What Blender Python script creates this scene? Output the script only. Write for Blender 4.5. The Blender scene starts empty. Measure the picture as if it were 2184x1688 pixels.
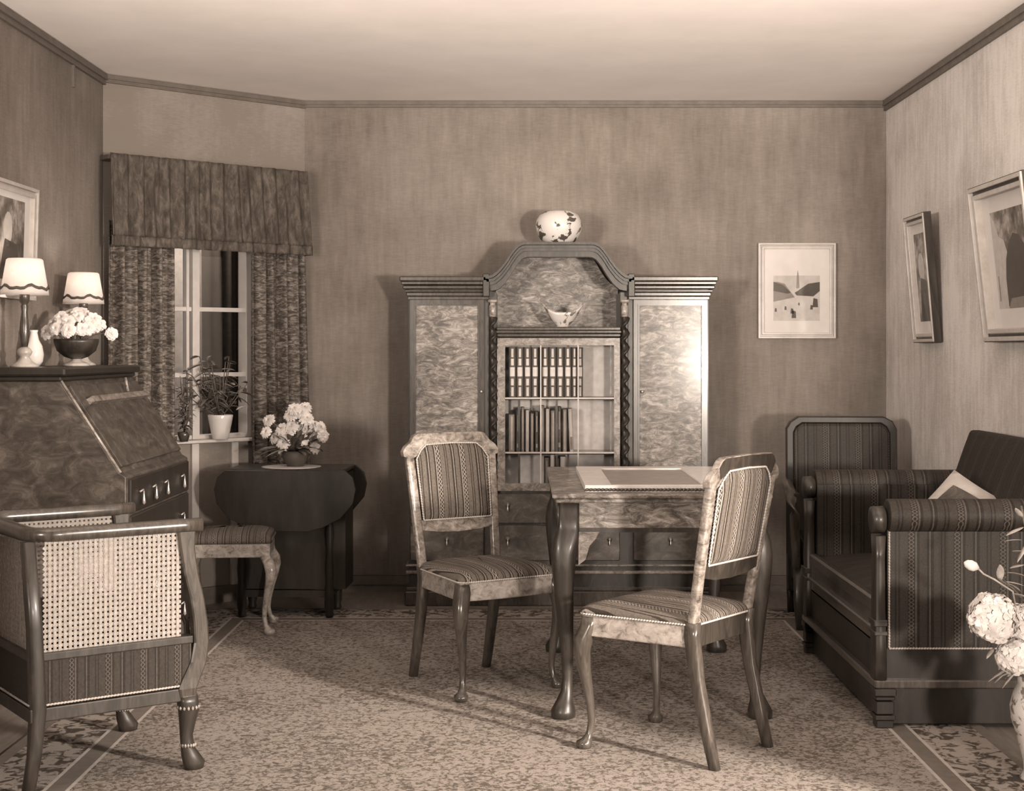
import bpy, math, random
from mathutils import Vector, Matrix
random.seed(11)
C = bpy.context.scene
PI = math.pi
# ------------------------------------------------------------------ camera
F = 3100.0; CX = 1110.0; CY = 750.0; H = 1.33
cam_d = bpy.data.cameras.new('camera'); cam = bpy.data.objects.new('camera', cam_d)
C.collection.objects.link(cam); C.camera = cam
cam.location = (0, 0, H); cam.rotation_euler = (PI/2, 0, 0)
cam_d.sensor_fit = 'HORIZONTAL'; cam_d.sensor_width = 36.0
cam_d.lens = F/2184*36.0
cam_d.shift_x = (1092-CX)/2184; cam_d.shift_y = (CY-844)/2184
cam_d.clip_start = 0.05; cam_d.clip_end = 100
# ------------------------------------------------------------------ world, lamps, exposure
w = bpy.data.worlds.new('world'); C.world = w; w.use_nodes = True
w.node_tree.nodes['Background'].inputs[0].default_value = (1.17, 1.0, .86, 1)
w.node_tree.nodes['Background'].inputs[1].default_value = 0.04
C.view_settings.view_transform = 'Standard'; C.view_settings.look = 'None'
C.view_settings.gamma = 1.0; C.view_settings.use_curve_mapping = False
C.view_settings.exposure = 0.0
def area(name, loc, to, size, watts, spread=None, sy=None, col=(1.15, 1.0, .86)):
    d = bpy.data.lights.new(name, 'AREA'); d.energy = watts; d.size = size; d.color = col
    if sy: d.shape = 'RECTANGLE'; d.size_y = sy
    if spread: d.spread = math.radians(spread)
    o = bpy.data.objects.new(name, d); C.collection.objects.link(o); o.location = loc
    o.rotation_euler = (Vector(to)-Vector(loc)).to_track_quat('-Z', 'Y').to_euler()
    return o
area('photo_lamp_right', (2.25, -0.6, 1.20), (0.2, 7.5, 1.9), 0.28, 45, 70)
area('photo_lamp_left', (-3.0, -0.4, 1.6), (1.8, 7.0, 1.9), 0.5, 28, 60)
area('photo_lamp_side', (4.1, 0.9, 1.85), (-.75, 5.4, -.3), 0.25, 54, 45)
area('fill_uplight_left', (-1.75, 2.9, 1.75), (-.5, 6.0, 3.4), .8, 32, 90)  # added uplight out of view, brightens the ceiling
area('fill_uplight_right', (1.72, 3.0, 1.75), (.6, 6.0, 3.4), .8, 32, 90)  # its added counterpart on the right, also out of view
area('backdrop_fill_lamp', (-1.95, 8.3, 2.55), (-2.3, 8.6, 1.2), .3, 18)  # added lamp hidden beyond the window, brightens the grey screen

# ------------------------------------------------------------------ materials
def tone(v):
    t = min(1.0, max(0.0, v/0.6))**0.6
    return (v*(1.24-.18*t), v, v*(.80+.17*t), 1)
MATS = {}
def nt(name, rough=.6, coat=0.0, spec=.5):
    m = bpy.data.materials.new(name); m.use_nodes = True
    b = m.node_tree.nodes['Principled BSDF']
    b.inputs['Roughness'].default_value = rough
    b.inputs['Coat Weight'].default_value = coat
    b.inputs['Coat Roughness'].default_value = .15
    b.inputs['Specular IOR Level'].default_value = spec
    MATS[name] = m
    return m, m.node_tree, b
def N(t, typ, **kw):
    n = t.nodes.new(typ)
    for k, v in kw.items():
        if k in n.inputs: n.inputs[k].default_value = v
        else: setattr(n, k, v)
    return n
def coords(t, scale=(1, 1, 1), rot=(0, 0, 0)):
    tc = N(t, 'ShaderNodeTexCoord'); mp = N(t, 'ShaderNodeMapping')
    mp.inputs['Scale'].default_value = scale; mp.inputs['Rotation'].default_value = rot
    t.links.new(tc.outputs['Object'], mp.inputs['Vector'])
    return mp.outputs['Vector']
def ramp(t, fac, stops, interp='LINEAR'):
    r = N(t, 'ShaderNodeValToRGB'); r.color_ramp.interpolation = interp
    e = r.color_ramp.elements
    while len(e) < len(stops): e.new(.5)
    for el, (p, c) in zip(e, stops):
        el.position = p; el.color = c if isinstance(c, tuple) else tone(c)
    t.links.new(fac, r.inputs['Fac'])
    return r.outputs['Color']
def mathn(t, op, a, b=None):
    n = N(t, 'ShaderNodeMath', operation=op)
    for i, v in enumerate((a, b)):
        if v is None: continue
        if isinstance(v, (int, float)): n.inputs[i].default_value = v
        else: t.links.new(v, n.inputs[i])
    return n.outputs[0]
def mixc(t, fac, a, b, mode='MIX'):
    n = N(t, 'ShaderNodeMix', data_type='RGBA', blend_type=mode)
    for sock, v in ((n.inputs[0], fac), (n.inputs[6], a), (n.inputs[7], b)):
        if isinstance(v, (int, float)): sock.default_value = v
        elif isinstance(v, tuple): sock.default_value = v
        else: t.links.new(v, sock)
    return n.outputs[2]
def bump(t, b, h, s, d=.01):
    n = N(t, 'ShaderNodeBump', Strength=s, Distance=d); t.links.new(h, n.inputs['Height'])
    t.links.new(n.outputs[0], b.inputs['Normal'])
def noisy(name, stops, scale=8, detail=4, rough=.6, coat=0., stretch=(1, 1, 1), dist=0., bs=0., spec=.5, rough_n=.6):
    m, t, b = nt(name, rough, coat, spec)
    v = coords(t, stretch)
    n = N(t, 'ShaderNodeTexNoise', Scale=scale, Detail=detail, Roughness=rough_n, Distortion=dist)
    t.links.new(v, n.inputs['Vector'])
    t.links.new(ramp(t, n.outputs[0], stops), b.inputs['Base Color'])
    if bs: bump(t, b, n.outputs[0], bs)
    return m
def plain(name, v, rough=.6, coat=0., spec=.5, metal=0.):
    m, t, b = nt(name, rough, coat, spec); b.inputs['Metallic'].default_value = metal
    vv = coords(t); n = N(t, 'ShaderNodeTexNoise', Scale=30., Detail=3.); t.links.new(vv, n.inputs['Vector'])
    t.links.new(ramp(t, n.outputs[0], [(.3, v*.88), (.7, v*1.1)]), b.inputs['Base Color'])
    return m

def wallpaper(name, v, vert=1.0):
    m, t, b = nt(name, .9, 0, .2)
    big = N(t, 'ShaderNodeTexNoise', Scale=1.6, Detail=6., Roughness=.65); t.links.new(coords(t), big.inputs['Vector'])
    st = N(t, 'ShaderNodeTexNoise', Scale=9., Detail=5., Roughness=.7); t.links.new(coords(t, (3, 3, .35)), st.inputs['Vector'])
    hz = N(t, 'ShaderNodeTexNoise', Scale=60., Detail=2.); t.links.new(coords(t, (.5, .5, 3)), hz.inputs['Vector'])
    f = mathn(t, 'ADD', mathn(t, 'MULTIPLY', big.outputs[0], .55), mathn(t, 'ADD', mathn(t, 'MULTIPLY', st.outputs[0], .3*vert), mathn(t, 'MULTIPLY', hz.outputs[0], .15)))
    t.links.new(ramp(t, f, [(.38, v*.74), (.5, v), (.62, v*1.28)]), b.inputs['Base Color'])
    bump(t, b, hz.outputs[0], .15, .004)
    return m
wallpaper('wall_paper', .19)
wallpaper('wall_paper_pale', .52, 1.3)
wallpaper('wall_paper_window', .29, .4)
noisy('ceiling_plaster', [(.3, .84), (.7, .90)], 3, 3, .95, spec=.1)
noisy('dark_trim', [(.3, .10), (.7, .14)], 20, 4, .6)
noisy('floor_boards', [(.3, .13), (.7, .22)], 6, 5, .4, stretch=(8, 1, 1))
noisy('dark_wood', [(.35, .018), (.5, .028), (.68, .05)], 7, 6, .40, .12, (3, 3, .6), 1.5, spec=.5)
noisy('black_wood', [(.35, .016), (.68, .028)], 7, 5, .4, .08, (3, 3, .6), 1., spec=.4)
noisy('turned_wood', [(.35, .03), (.68, .075)], 14, 5, .28, .5, (3, 3, .6), 1.5)
noisy('burl_dark', [(.34, .03), (.48, .055), (.56, .08), (.68, .14)], 12, 9, .4, .15, (1, 1, 1.6), .9, rough_n=.72)
noisy('burl_mid', [(.38, .035), (.46, .09), (.54, .20), (.62, .38)], 13, 9, .42, .35, (1, 1, 2.5), .9, .2, rough_n=.78)
noisy('burl_light', [(.36, .05), (.45, .14), (.54, .23), (.64, .34)], 24, 9, .33, .45, (1, 1, 1.5), .7, rough_n=.75)
noisy('burl_pale', [(.36, .10), (.46, .24), (.6, .36)], 26, 9, .35, .4, (1, 1, 1.2), .6, rough_n=.75)
noisy('cane', [(.3, .22), (.7, .36)], 90, 3, .6)
noisy('porcelain', [(.3, .66), (.7, .76)], 6, 2, .18, .4)
noisy('petal_white', [(.3, .62), (.7, .82)], 30, 3, .8)
noisy('petal_centre', [(.3, .25), (.7, .42)], 60, 3, .8)
noisy('leaf', [(.3, .06), (.7, .16)], 20, 4, .5)
noisy('leaf_pale', [(.3, .22), (.7, .5)], 25, 4, .5)
noisy('shade_cloth', [(.3, .64), (.7, .72)], 40, 3, .9)
m = MATS['shade_cloth']; t = m.node_tree; b = t.nodes['Principled BSDF']; o_ = t.nodes['Material Output']
mx = N(t, 'ShaderNodeMixShader'); mx.inputs[0].default_value = .4; tl = N(t, 'ShaderNodeBsdfTranslucent'); tl.inputs[0].default_value = tone(.7)
t.links.new(b.outputs[0], mx.inputs[1]); t.links.new(tl.outputs[0], mx.inputs[2]); t.links.new(mx.outputs[0], o_.inputs[0])
noisy('white_paint', [(.3, .52), (.7, .60)], 14, 4, .45)
noisy('paper', [(.3, .64), (.7, .70)], 9, 3, .8)
noisy('gilt_frame', [(.3, .38), (.7, .50)], 18, 4, .4, .2)
noisy('pale_wood', [(.3, .55), (.7, .68)], 20, 5, .4, .2)
noisy('pewter', [(.3, .30), (.7, .5)], 18, 4, .3, .3)
noisy('lace', [(.3, .6), (.7, .7)], 60, 3, .9)
plain('brass', .5, .25, 0, .8, .6)
plain('braid', .40, .8)
plain('bookcase_lining', .62, .8)
plain('print_dark', .07, .7); plain('print_mid', .22, .7); plain('print_light', .5, .7)
plain('backdrop_grey', .42, .9); plain('backdrop_dark', .07, .9)
plain('book_dark', .07, .5); plain('book_mid', .2, .6); plain('book_pale', .42, .6); plain('gold_tooling', .7, .5)
# print textures
noisy('print_scene', [(.38, .05), (.5, .14), (.62, .4)], 9, 6, .8, stretch=(1, 3, .8))
noisy('leather', [(.3, .20), (.5, .27), (.7, .33)], 20, 6, .45, .1, (1, 3, 1))
# vase decoration
def floral(name, base, dark, scale, lo, hi, coat=.4):
    m, t, b = nt(name, .25, coat)
    n = N(t, 'ShaderNodeTexNoise', Scale=scale, Detail=3., Roughness=.6, Distortion=1.2); t.links.new(coords(t), n.inputs['Vector'])
    vo = N(t, 'ShaderNodeTexVoronoi', Scale=scale*.9); t.links.new(coords(t), vo.inputs['Vector'])
    f = mathn(t, 'ADD', n.outputs[0], mathn(t, 'MULTIPLY', mathn(t, 'SUBTRACT', .42, vo.outputs['Distance']), .45))
    t.links.new(ramp(t, f, [(lo, base), (hi, dark)]), b.inputs['Base Color'])
    return m
floral('painted_porcelain', .64, .07, 17, .555, .585)
floral('painted_vase', .58, .16, 26, .50, .58)
# striped upholstery, stripes run along the second axis; axis 0/1/2 = coordinate that varies
def stripes(name, axis, k, dark, mid, pale, phase=0.0, rough=.75, spec=.25):
    m, t, b = nt(name, rough, 0, spec)
    tc = N(t, 'ShaderNodeTexCoord'); sp = N(t, 'ShaderNodeSeparateXYZ'); t.links.new(tc.outputs['Object'], sp.inputs[0])
    x = mathn(t, 'ADD', mathn(t, 'MULTIPLY', sp.outputs[axis], k), phase)
    fr = mathn(t, 'FRACT', x)
    c = ramp(t, fr, [(0, mid), (.12, dark), (.17, pale), (.20, dark), (.27, mid), (.42, dark), (.45, mid), (.50, dark), (.53, mid), (.70, dark), (.86, pale), (.90, dark), (.96, mid)], 'CONSTANT')
    # ornamental chain in the dark band between .70 and .86
    o1, o2 = [i for i in range(3) if i != axis]
    y = mathn(t, 'ADD', sp.outputs[o1], sp.outputs[o2])
    wv = mathn(t, 'MULTIPLY', mathn(t, 'SINE', mathn(t, 'MULTIPLY', y, 230.0)), .05)
    dd = mathn(t, 'ABSOLUTE', mathn(t, 'SUBTRACT', mathn(t, 'ABSOLUTE', mathn(t, 'SUBTRACT', fr, .78)), mathn(t, 'ABSOLUTE', wv)))
    chain = mathn(t, 'LESS_THAN', dd, .016)
    n = N(t, 'ShaderNodeTexNoise', Scale=160., Detail=2.); t.links.new(tc.outputs['Object'], n.inputs['Vector'])
    c = mixc(t, chain, c, tone(pale*1.15))
    c = mixc(t, .55, c, ramp(t, n.outputs[0], [(.3, (.55, .55, .55, 1)), (.7, (1.3, 1.3, 1.3, 1))]), 'MULTIPLY')
    t.links.new(c, b.inputs['Base Color']); bump(t, b, n.outputs[0], .25, .003)
    return m
stripes('chair_stripe', 0, 8.6, .03, .11, .25, .15)
stripes('sofa_stripe_x', 0, 6.2, .014, .032, .066, .30, .55, .3)
stripes('sofa_stripe_y', 1, 8.0, .016, .03, .055, .2)
stripes('seat_stripe_plain', 0, 9.0, .04, .09, .15, .4)
stripes('cane_chair_stripe', 1, 9.0, .02, .035, .07, .1)
noisy('curtain_cloth', [(.40, .045), (.5, .095), (.60, .23)], 24, 6, .7, 0, (1, 1, 3.2), .8, .1, .3, .7)
noisy('valance_cloth', [(.38, .05), (.5, .08), (.62, .13)], 16, 6, .8, 0, (2, 2, .8), .5, .1, .2, .7)
# carpet
def carpet(name, lo, hi, scale, contrast=.04):
    m, t, b = nt(name, .95, 0, .1)
    v = coords(t)
    a = N(t, 'ShaderNodeTexNoise', Scale=scale, Detail=3.5, Roughness=.62, Distortion=.9); t.links.new(v, a.inputs['Vector'])
    g = N(t, 'ShaderNodeTexNoise', Scale=2.2, Detail=2.); t.links.new(v, g.inputs['Vector'])
    vo = N(t, 'ShaderNodeTexVoronoi', Scale=scale*.62, feature='DISTANCE_TO_EDGE'); t.links.new(v, vo.inputs['Vector'])
    f = mathn(t, 'ADD', a.outputs[0], mathn(t, 'MULTIPLY', mathn(t, 'SUBTRACT', g.outputs[0], .5), .22))
    f = mathn(t, 'ADD', f, mathn(t, 'MULTIPLY', mathn(t, 'MINIMUM', vo.outputs['Distance'], .12), .6))
    t.links.new(ramp(t, f, [(.485-contrast, lo), (.53, (lo+hi)/2), (.555+contrast, hi)]), b.inputs['Base Color'])
    n = N(t, 'ShaderNodeTexNoise', Scale=350., Detail=2.); t.links.new(v, n.inputs['Vector']); bump(t, b, n.outputs[0], .5, .006)
    return m
carpet('carpet_field', .10, .29, 50)
carpet('carpet_border', .07, .31, 20, .01)
plain('carpet_dark_band', .13, .95); plain('carpet_pale_line', .40, .95); plain('carpet_edge', .3, .95)
# glass
m = bpy.data.materials.new('pane_glass'); m.use_nodes = True; t = m.node_tree; t.nodes.clear()
o_ = N(t, 'ShaderNodeOutputMaterial'); mx = N(t, 'ShaderNodeMixShader'); mx.inputs[0].default_value = .06
tr = N(t, 'ShaderNodeBsdfTransparent'); gl = N(t, 'ShaderNodeBsdfGlossy', Roughness=.05)
t.links.new(tr.outputs[0], mx.inputs[1]); t.links.new(gl.outputs[0], mx.inputs[2]); t.links.new(mx.outputs[0], o_.inputs[0])
MATS['pane_glass'] = m

# ------------------------------------------------------------------ mesh builder
class MB:
    def __init__(s): s.v = []; s.f = []; s.mi = []; s.cur = 0; s.sm = []; s.smooth = True
    def add(s, vs, fs):
        b = len(s.v); s.v += [tuple(p) for p in vs]
        for f in fs: s.f.append([b+i for i in f]); s.mi.append(s.cur); s.sm.append(s.smooth)
        return s
    def box(s, x0, y0, z0, x1, y1, z1):
        sm, s.smooth = s.smooth, False
        s.add([(x, y, z) for z in (z0, z1) for y in (y0, y1) for x in (x0, x1)],
              [(0, 2, 3, 1), (4, 5, 7, 6), (0, 1, 5, 4), (1, 3, 7, 5), (3, 2, 6, 7), (2, 0, 4, 6)])
        s.smooth = sm; return s
    def bbox(s, x0, y0, z0, x1, y1, z1, r=.004):
        """box with chamfered edges"""
        sm, s.smooth = s.smooth, False
        def sec(z, i): return [(x0+i+r, y0+i, z), (x1-i-r, y0+i, z), (x1-i, y0+i+r, z), (x1-i, y1-i-r, z), (x1-i-r, y1-i, z), (x0+i+r, y1-i, z), (x0+i, y1-i-r, z), (x0+i, y0+i+r, z)]
        s.rings([sec(z0, r), sec(z0+r, 0), sec(z1-r, 0), sec(z1, r)]); s.smooth = sm; return s
    def rings(s, rs, cap=True, close=False):
        n = len(rs[0]); vs = [p for r in rs for p in r]; fs = []
        for i in range(len(rs)-1 if not close else len(rs)):
            j = (i+1) % len(rs)
            for k in range(n): fs.append((i*n+k, i*n+(k+1) % n, j*n+(k+1) % n, j*n+k))
        if cap and not close: fs += [tuple(reversed(range(n))), tuple(range((len(rs)-1)*n, len(rs)*n))]
        return s.add(vs, fs)
    def loft(s, secs, n=16, p=2.0):
        """horizontal sections (cx,cy,z,rx,ry)"""
        rs = []
        for q in secs:
            cx, cy, z, rx, ry = q[:5]; pp = q[5] if len(q) > 5 else p
            r = []
            for k in range(n):
                a = 2*PI*(k+.5)/n; c, d = math.cos(a), math.sin(a)
                r.append((cx+rx*math.copysign(abs(c)**(2/pp), c), cy+ry*math.copysign(abs(d)**(2/pp), d), z))
            rs.append(r)
        return s.rings(rs)
    def lathe(s, prof, c=(0, 0, 0), n=28):
        return s.loft([(c[0], c[1], c[2]+z, r, r) for r, z in prof], n)
    def tube(s, pts, r, n=8, flat=1.0):
        pts = [Vector(p) for p in pts]; rs = []; up = Vector((0, 0, 1))
        for i, p in enumerate(pts):
            d = (pts[min(i+1, len(pts)-1)]-pts[max(i-1, 0)]).normalized()
            if abs(d.dot(up)) > .95: u = d.cross(Vector((0, 1, 0))).normalized()
            else: u = d.cross(up).normalized()
            v = u.cross(d).normalized(); rr = r[i] if isinstance(r, (list, tuple)) else r
            rs.append([tuple(p+u*rr*math.cos(2*PI*k/n)+v*rr*flat*math.sin(2*PI*k/n)) for k in range(n)])
        return s.rings(rs)
    def prism(s, poly, fn, a, b):
        """poly of (u,v); fn(u,v,w) -> xyz; extrude w from a to b"""
        sm, s.smooth = s.smooth, False
        n = len(poly); s.add([fn(u, v, a) for u, v in poly]+[fn(u, v, b) for u, v in poly],
            [tuple(range(n)), tuple(reversed(range(n, 2*n)))]+[(i, i+n, (i+1) % n+n, (i+1) % n) for i in range(n)])
        s.smooth = sm; return s
    def frame(s, outer, inner, fn, a, b):
        sm, s.smooth = s.smooth, False
        n = len(outer); vs = []
        for w in (a, b): vs += [fn(u, v, w) for u, v in outer]+[fn(u, v, w) for u, v in inner]
        fs = []
        for i in range(n):
            j = (i+1) % n
            fs += [(i, j, j+n, i+n), (2*n+i, 3*n+i, 3*n+j, 2*n+j), (i, i+2*n, j+2*n, j), (n+i, n+j, 3*n+j, 3*n+i)]
        s.add(vs, fs); s.smooth = sm; return s
    def grid(s, fn, nu, nv, thick=None):
        vs = [fn(i/nu, j/nv) for j in range(nv+1) for i in range(nu+1)]
        return s.add(vs, [(j*(nu+1)+i, j*(nu+1)+i+1, (j+1)*(nu+1)+i+1, (j+1)*(nu+1)+i) for j in range(nv) for i in range(nu)])
def pobj(name, mb, mat, parent=None, world=False):
    me = bpy.data.meshes.new(name)
    off = Vector(parent.location) if (world and parent) else Vector((0, 0, 0))
    if world and parent and parent.parent: off = Vector((0,0,0))
    me.from_pydata([(p[0]-off[0], p[1]-off[1], p[2]-off[2]) for p in mb.v], [], mb.f)
    for mm in (mat if isinstance(mat, (list, tuple)) else [mat]): me.materials.append(MATS[mm])
    me.polygons.foreach_set('material_index', mb.mi); me.polygons.foreach_set('use_smooth', mb.sm)
    me.update()
    import bmesh
    bm = bmesh.new(); bm.from_mesh(me); bmesh.ops.recalc_face_normals(bm, faces=bm.faces); bm.to_mesh(me); bm.free()
    o = bpy.data.objects.new(name, me); C.collection.objects.link(o)
    if parent: o.parent = parent
    return o
def tag(o, label, cat, group=None):
    o['label'] = label; o['category'] = cat
    if group: o['group'] = group
    return o
def thing(name, label, cat, loc=(0, 0, 0), rz=0, group=None):
    o = bpy.data.objects.new(name, None); C.collection.objects.link(o)
    o.empty_display_size = .1; o.location = loc; o.rotation_euler = (0, 0, rz)
    return tag(o, label, cat, group)
def struct(name, mb, mat):
    o = pobj(name, mb, mat); o['kind'] = 'structure'; return o
def copy_tree(o, parent=None):
    c = o.copy(); C.collection.objects.link(c); c.parent = parent
    for ch in list(o.children): copy_tree(ch, c)
    return c
def mod_bevel(o, w=.004, seg=2):
    m = o.modifiers.new('bevel', 'BEVEL'); m.width = w; m.segments = seg; m.limit_method = 'ANGLE'; m.angle_limit = .7
    return o
def subd(o, l=1):
    m = o.modifiers.new('subdivision', 'SUBSURF'); m.levels = l; m.render_levels = l; return o

# ------------------------------------------------------------------ room
XL, XR, YB, ZC = -2.085, 2.026, 8.05, 2.717
P0 = Vector((-2.085, 7.26, 0)); P1 = Vector((-1.195, 8.05, 0)); WU = (P1-P0).normalized(); WL = (P1-P0).length
WN = Vector((WU.y, -WU.x, 0))
def W(s, z, d=0.0):
    p = P0+WU*s+WN*d; return (p.x, p.y, z)
struct('floor', MB().box(-5, -2, -.1, 5, 8.6, 0), 'floor_boards')
struct('ceiling', MB().box(-2.3, 2.2, ZC, 2.2, 8.4, ZC+.1), 'ceiling_plaster')
struct('wall_back', MB().box(-1.195, YB, 0, XR+.12, YB+.12, ZC), 'wall_paper')
struct('wall_left', MB().box(XL-.12, 2.6, 0, XL, 7.26, ZC), 'wall_paper')
struct('wall_right', MB().box(XR, 3.3, 0, XR+.12, YB, ZC), 'wall_paper_pale')
SW0, SW1, ZW0, ZW1 = .20, .86, .87, 2.2
wm = MB()
fnW = lambda u, v, d: W(u, v, d)
wm.frame([(0, 0), (WL, 0), (WL, ZC), (0, ZC)], [(SW0, ZW0), (SW1, ZW0), (SW1, ZW1), (SW0, ZW1)], fnW, -.12, 0)
struct('wall_corner', wm, 'wall_paper_window')
# cornice strips
def strip(name, p, q, z0, z1, d, mat='dark_trim'):
    p = Vector(p); q = Vector(q); u = (q-p).normalized(); n = Vector((u.y, -u.x))
    mb = MB()
    for (a, b, dd) in ((z0, z1, d*.6), (z0+(z1-z0)*.45, z1, d)):
        mb.add([(p.x, p.y, a), (q.x, q.y, a), (q.x, q.y, b), (p.x, p.y, b), (p.x+n.x*dd, p.y+n.y*dd, a), (q.x+n.x*dd, q.y+n.y*dd, a), (q.x+n.x*dd, q.y+n.y*dd, b), (p.x+n.x*dd, p.y+n.y*dd, b)],
               [(0, 1, 2, 3), (7, 6, 5, 4), (0, 4, 5, 1), (1, 5, 6, 2), (2, 6, 7, 3), (3, 7, 4, 0)])
    mb.sm = [False]*len(mb.f)
    return struct(name, mb, mat)
strip('trim_1', (XL, 2.6), (XL, 7.26), ZC-.055, ZC-.003, .025)
strip('trim_2', P0.xy, P1.xy, ZC-.042, ZC-.003, .022)
strip('trim_3', (-1.195, YB), (XR, YB), ZC-.036, ZC-.003, .022)
strip('trim_4', (XR, YB), (XR, 3.3), ZC-.055, ZC-.003, .025)
struct('trim_5', MB().box(XL, 6.755, 2.56, XL+.012, 6.77, ZC-.05), 'dark_trim')
strip('baseboard_left', (XL, 2.6), (XL, 7.26), 0, .09, .016)
strip('baseboard_corner', P0.xy, P1.xy, 0, .09, .016)
strip('baseboard_back', (-1.195, YB), (XR, YB), 0, .09, .016)
strip('baseboard_right', (XR, YB), (XR, 3.3), 0, .09, .016)
# window
def wbox(mb, s0, z0, s1, z1, d0, d1):
    mb.prism([(s0, z0), (s1, z0), (s1, z1), (s0, z1)], fnW, d0, d1); return mb
wf = MB()
wf.frame([(SW0, ZW0), (SW1, ZW0), (SW1, ZW1), (SW0, ZW1)], [(SW0+.03, ZW0+.02), (SW1-.03, ZW0+.02), (SW1-.03, ZW1-.03), (SW0+.03, ZW1-.03)], fnW, -.10, -.02)
wo = struct('window_1', wf, 'white_paint')
wbar = MB(); wbox(wbar, .505, ZW0, .545, ZW1, -.07, -.01); wbox(wbar, .474, ZW0, .490, ZW1, -.06, -.02)
for z in (1.207, 1.552, 1.897): wbox(wbar, SW0+.02, z-.011, SW1-.02, z+.011, -.06, -.025)
o = pobj('window_bars', wbar, 'white_paint', wo)
g = MB(); wbox(g, SW0+.02, ZW0+.01, SW1-.02, ZW1-.02, -.052, -.048); pobj('pane', g, 'pane_glass', wo)
g = MB(); wbox(g, .12, .852, .90, .868, -.02, .062); o = pobj('sill', g, 'white_paint', wo); mod_bevel(o, .005)
g = MB(); wbox(g, .485, 0.09, .525, .848, .001, .02); wbox(g, .72, 0.09, .76, .848, .001, .02); pobj('panel_strip', g, 'white_paint', wo)
# beyond the window: a plain grey screen and a dark hanging
bd = MB(); bd.prism([(-.6, 0), (2.2, 0), (2.2, 2.7), (-.6, 2.7)], fnW, -1.25, -1.2)
tag(pobj('backdrop_screen', bd, 'backdrop_grey'), 'plain grey screen seen through the window behind the plants', 'screen')
bd = MB()
def drape(fn0, s0, s1, z0, z1, folds, amp, d, seed=0, gather=0.0, nu=120, nv=24):
    rnd = random.Random(seed); ph = [rnd.uniform(0, 6.28) for _ in range(5)]
    def fn(a, b):
        s = s0+(s1-s0)*a; z = z0+(z1-z0)*b
        k = amp*(math.sin(2*PI*folds*a+ph[0]+.5*math.sin(3*b+ph[1]))+.5*math.sin(2*PI*folds*1.7*a+ph[2]+.8*b)+.35*math.sin(2*PI*folds*.43*a+ph[3]))
        return fn0(s, z, d+k*(1-gather*b))
    return MB().grid(fn, nu, nv)
def solidify(o, th=.004):
    m = o.modifiers.new('solidify', 'SOLIDIFY'); m.thickness = th; return o
o = pobj('dark_hanging', drape(W, 1.02, 1.45, .3, 2.65, 4, .03, -.8, 5), 'backdrop_dark'); solidify(o)
tag(o, 'dark hanging seen through the right half of the window', 'hanging')
# curtains
def spx(px, d, z=1.5):
    k = (px-CX)/F; lo, hi = -.5, 2.0
    for _ in range(40):
        m_ = (lo+hi)/2; q = W(m_, z, d)
        if q[0]-k*q[1] < 0: lo = m_
        else: hi = m_
    return (lo+hi)/2
def curtain(name, s0, s1, sb0, sb1, seed, label, folds):
    rnd = random.Random(seed)
    def fn0(s, z, d):
        a = (s-s0)/(s1-s0); b = (1.95-z)/1.5; sb = sb0+(sb1-sb0)*a
        return W(s*(1-b)+sb*b, z, d)
    o = pobj(name, drape(fn0, s0, s1, .10, 1.98, folds, .020, .086, seed, 0, 160, 40), 'curtain_cloth'); solidify(o)
    return tag(o, label, 'curtain', 'patterned window curtains')
curtain('window_curtain', spx(229, .085), spx(376, .085), spx(226, .085), spx(374, .085), 3, 'long patterned curtain on the left of the window beside the bureau', 5.5)
curtain('window_curtain', spx(533, .085), spx(648, .085), spx(536, .085), spx(662, .085), 8, 'long patterned curtain on the right of the window behind the white flowers', 5)
def fnv(s, z, d):
    b = (2.3-z)/.45
    return W(s+(.02*b*(1 if s > .6 else 0)), z, d+.015*b)
V0, V1 = spx(231, .14), spx(652, .14)
vm = drape(fnv, V0, V1, 1.90, 2.305, 15, .015, .155, 4, .6, 240, 20)
vr = thing('window_valance', 'dark gathered valance hanging across the top of the window', 'valance', (0, 0, 0))
solidify(pobj('gathered_cloth', vm, 'valance_cloth', vr))
solidify(pobj('hem_band', drape(fnv, V0, V1, 1.85, 1.90, 15, .008, .157, 9, 0, 240, 4), 'valance_cloth', vr))
hb = MB(); hb.prism([(V0+.005, 2.28), (V1-.005, 2.28), (V1-.005, 2.30), (V0+.005, 2.30)], fnW, .0, .13); pobj('pelmet_board', hb, 'dark_trim', vr)
sd = MB(); sd.grid(lambda a, b: W(V1+.02*(1-b)+.003*math.sin(a*14), 1.85+.452*b, .005+a*(.135+.015*(1-b))), 10, 8); solidify(pobj('side_return', sd, 'valance_cloth', vr))

# carpet
rug = thing('carpet', 'large light patterned carpet with dark striped border covering the floor', 'carpet', (0, 5, 0))
FX0, FX1, RY0, RY1 = -1.36, 1.29, 2.6, 7.15
OX0, OX1 = -1.70, 1.635
def rect(x0, y0, x1, y1): return [(x0, y0), (x1, y0), (x1, y1), (x0, y1)]
fl = lambda u, v, w_: (u, v, w_)
pobj('field', MB().box(FX0, RY0, .001, FX1, RY1, .006), 'carpet_field', rug, True)
def ringp(name, g0, g1, mat, z=.006):
    def R(g): return rect(FX0-g, RY0-g, FX1+g, RY1+g)
    pobj(name, MB().frame(R(g1), R(g0), fl, .001, z), mat, rug, True)
ringp('pale_line', 0, .012, 'carpet_pale_line', .0062); ringp('dark_band', .012, .07, 'carpet_dark_band')
ringp('pale_line', .07, .082, 'carpet_pale_line', .0062)
ringp('patterned_border', .082, .30, 'carpet_border'); ringp('edge_band', .30, .343, 'carpet_dark_band')

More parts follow.
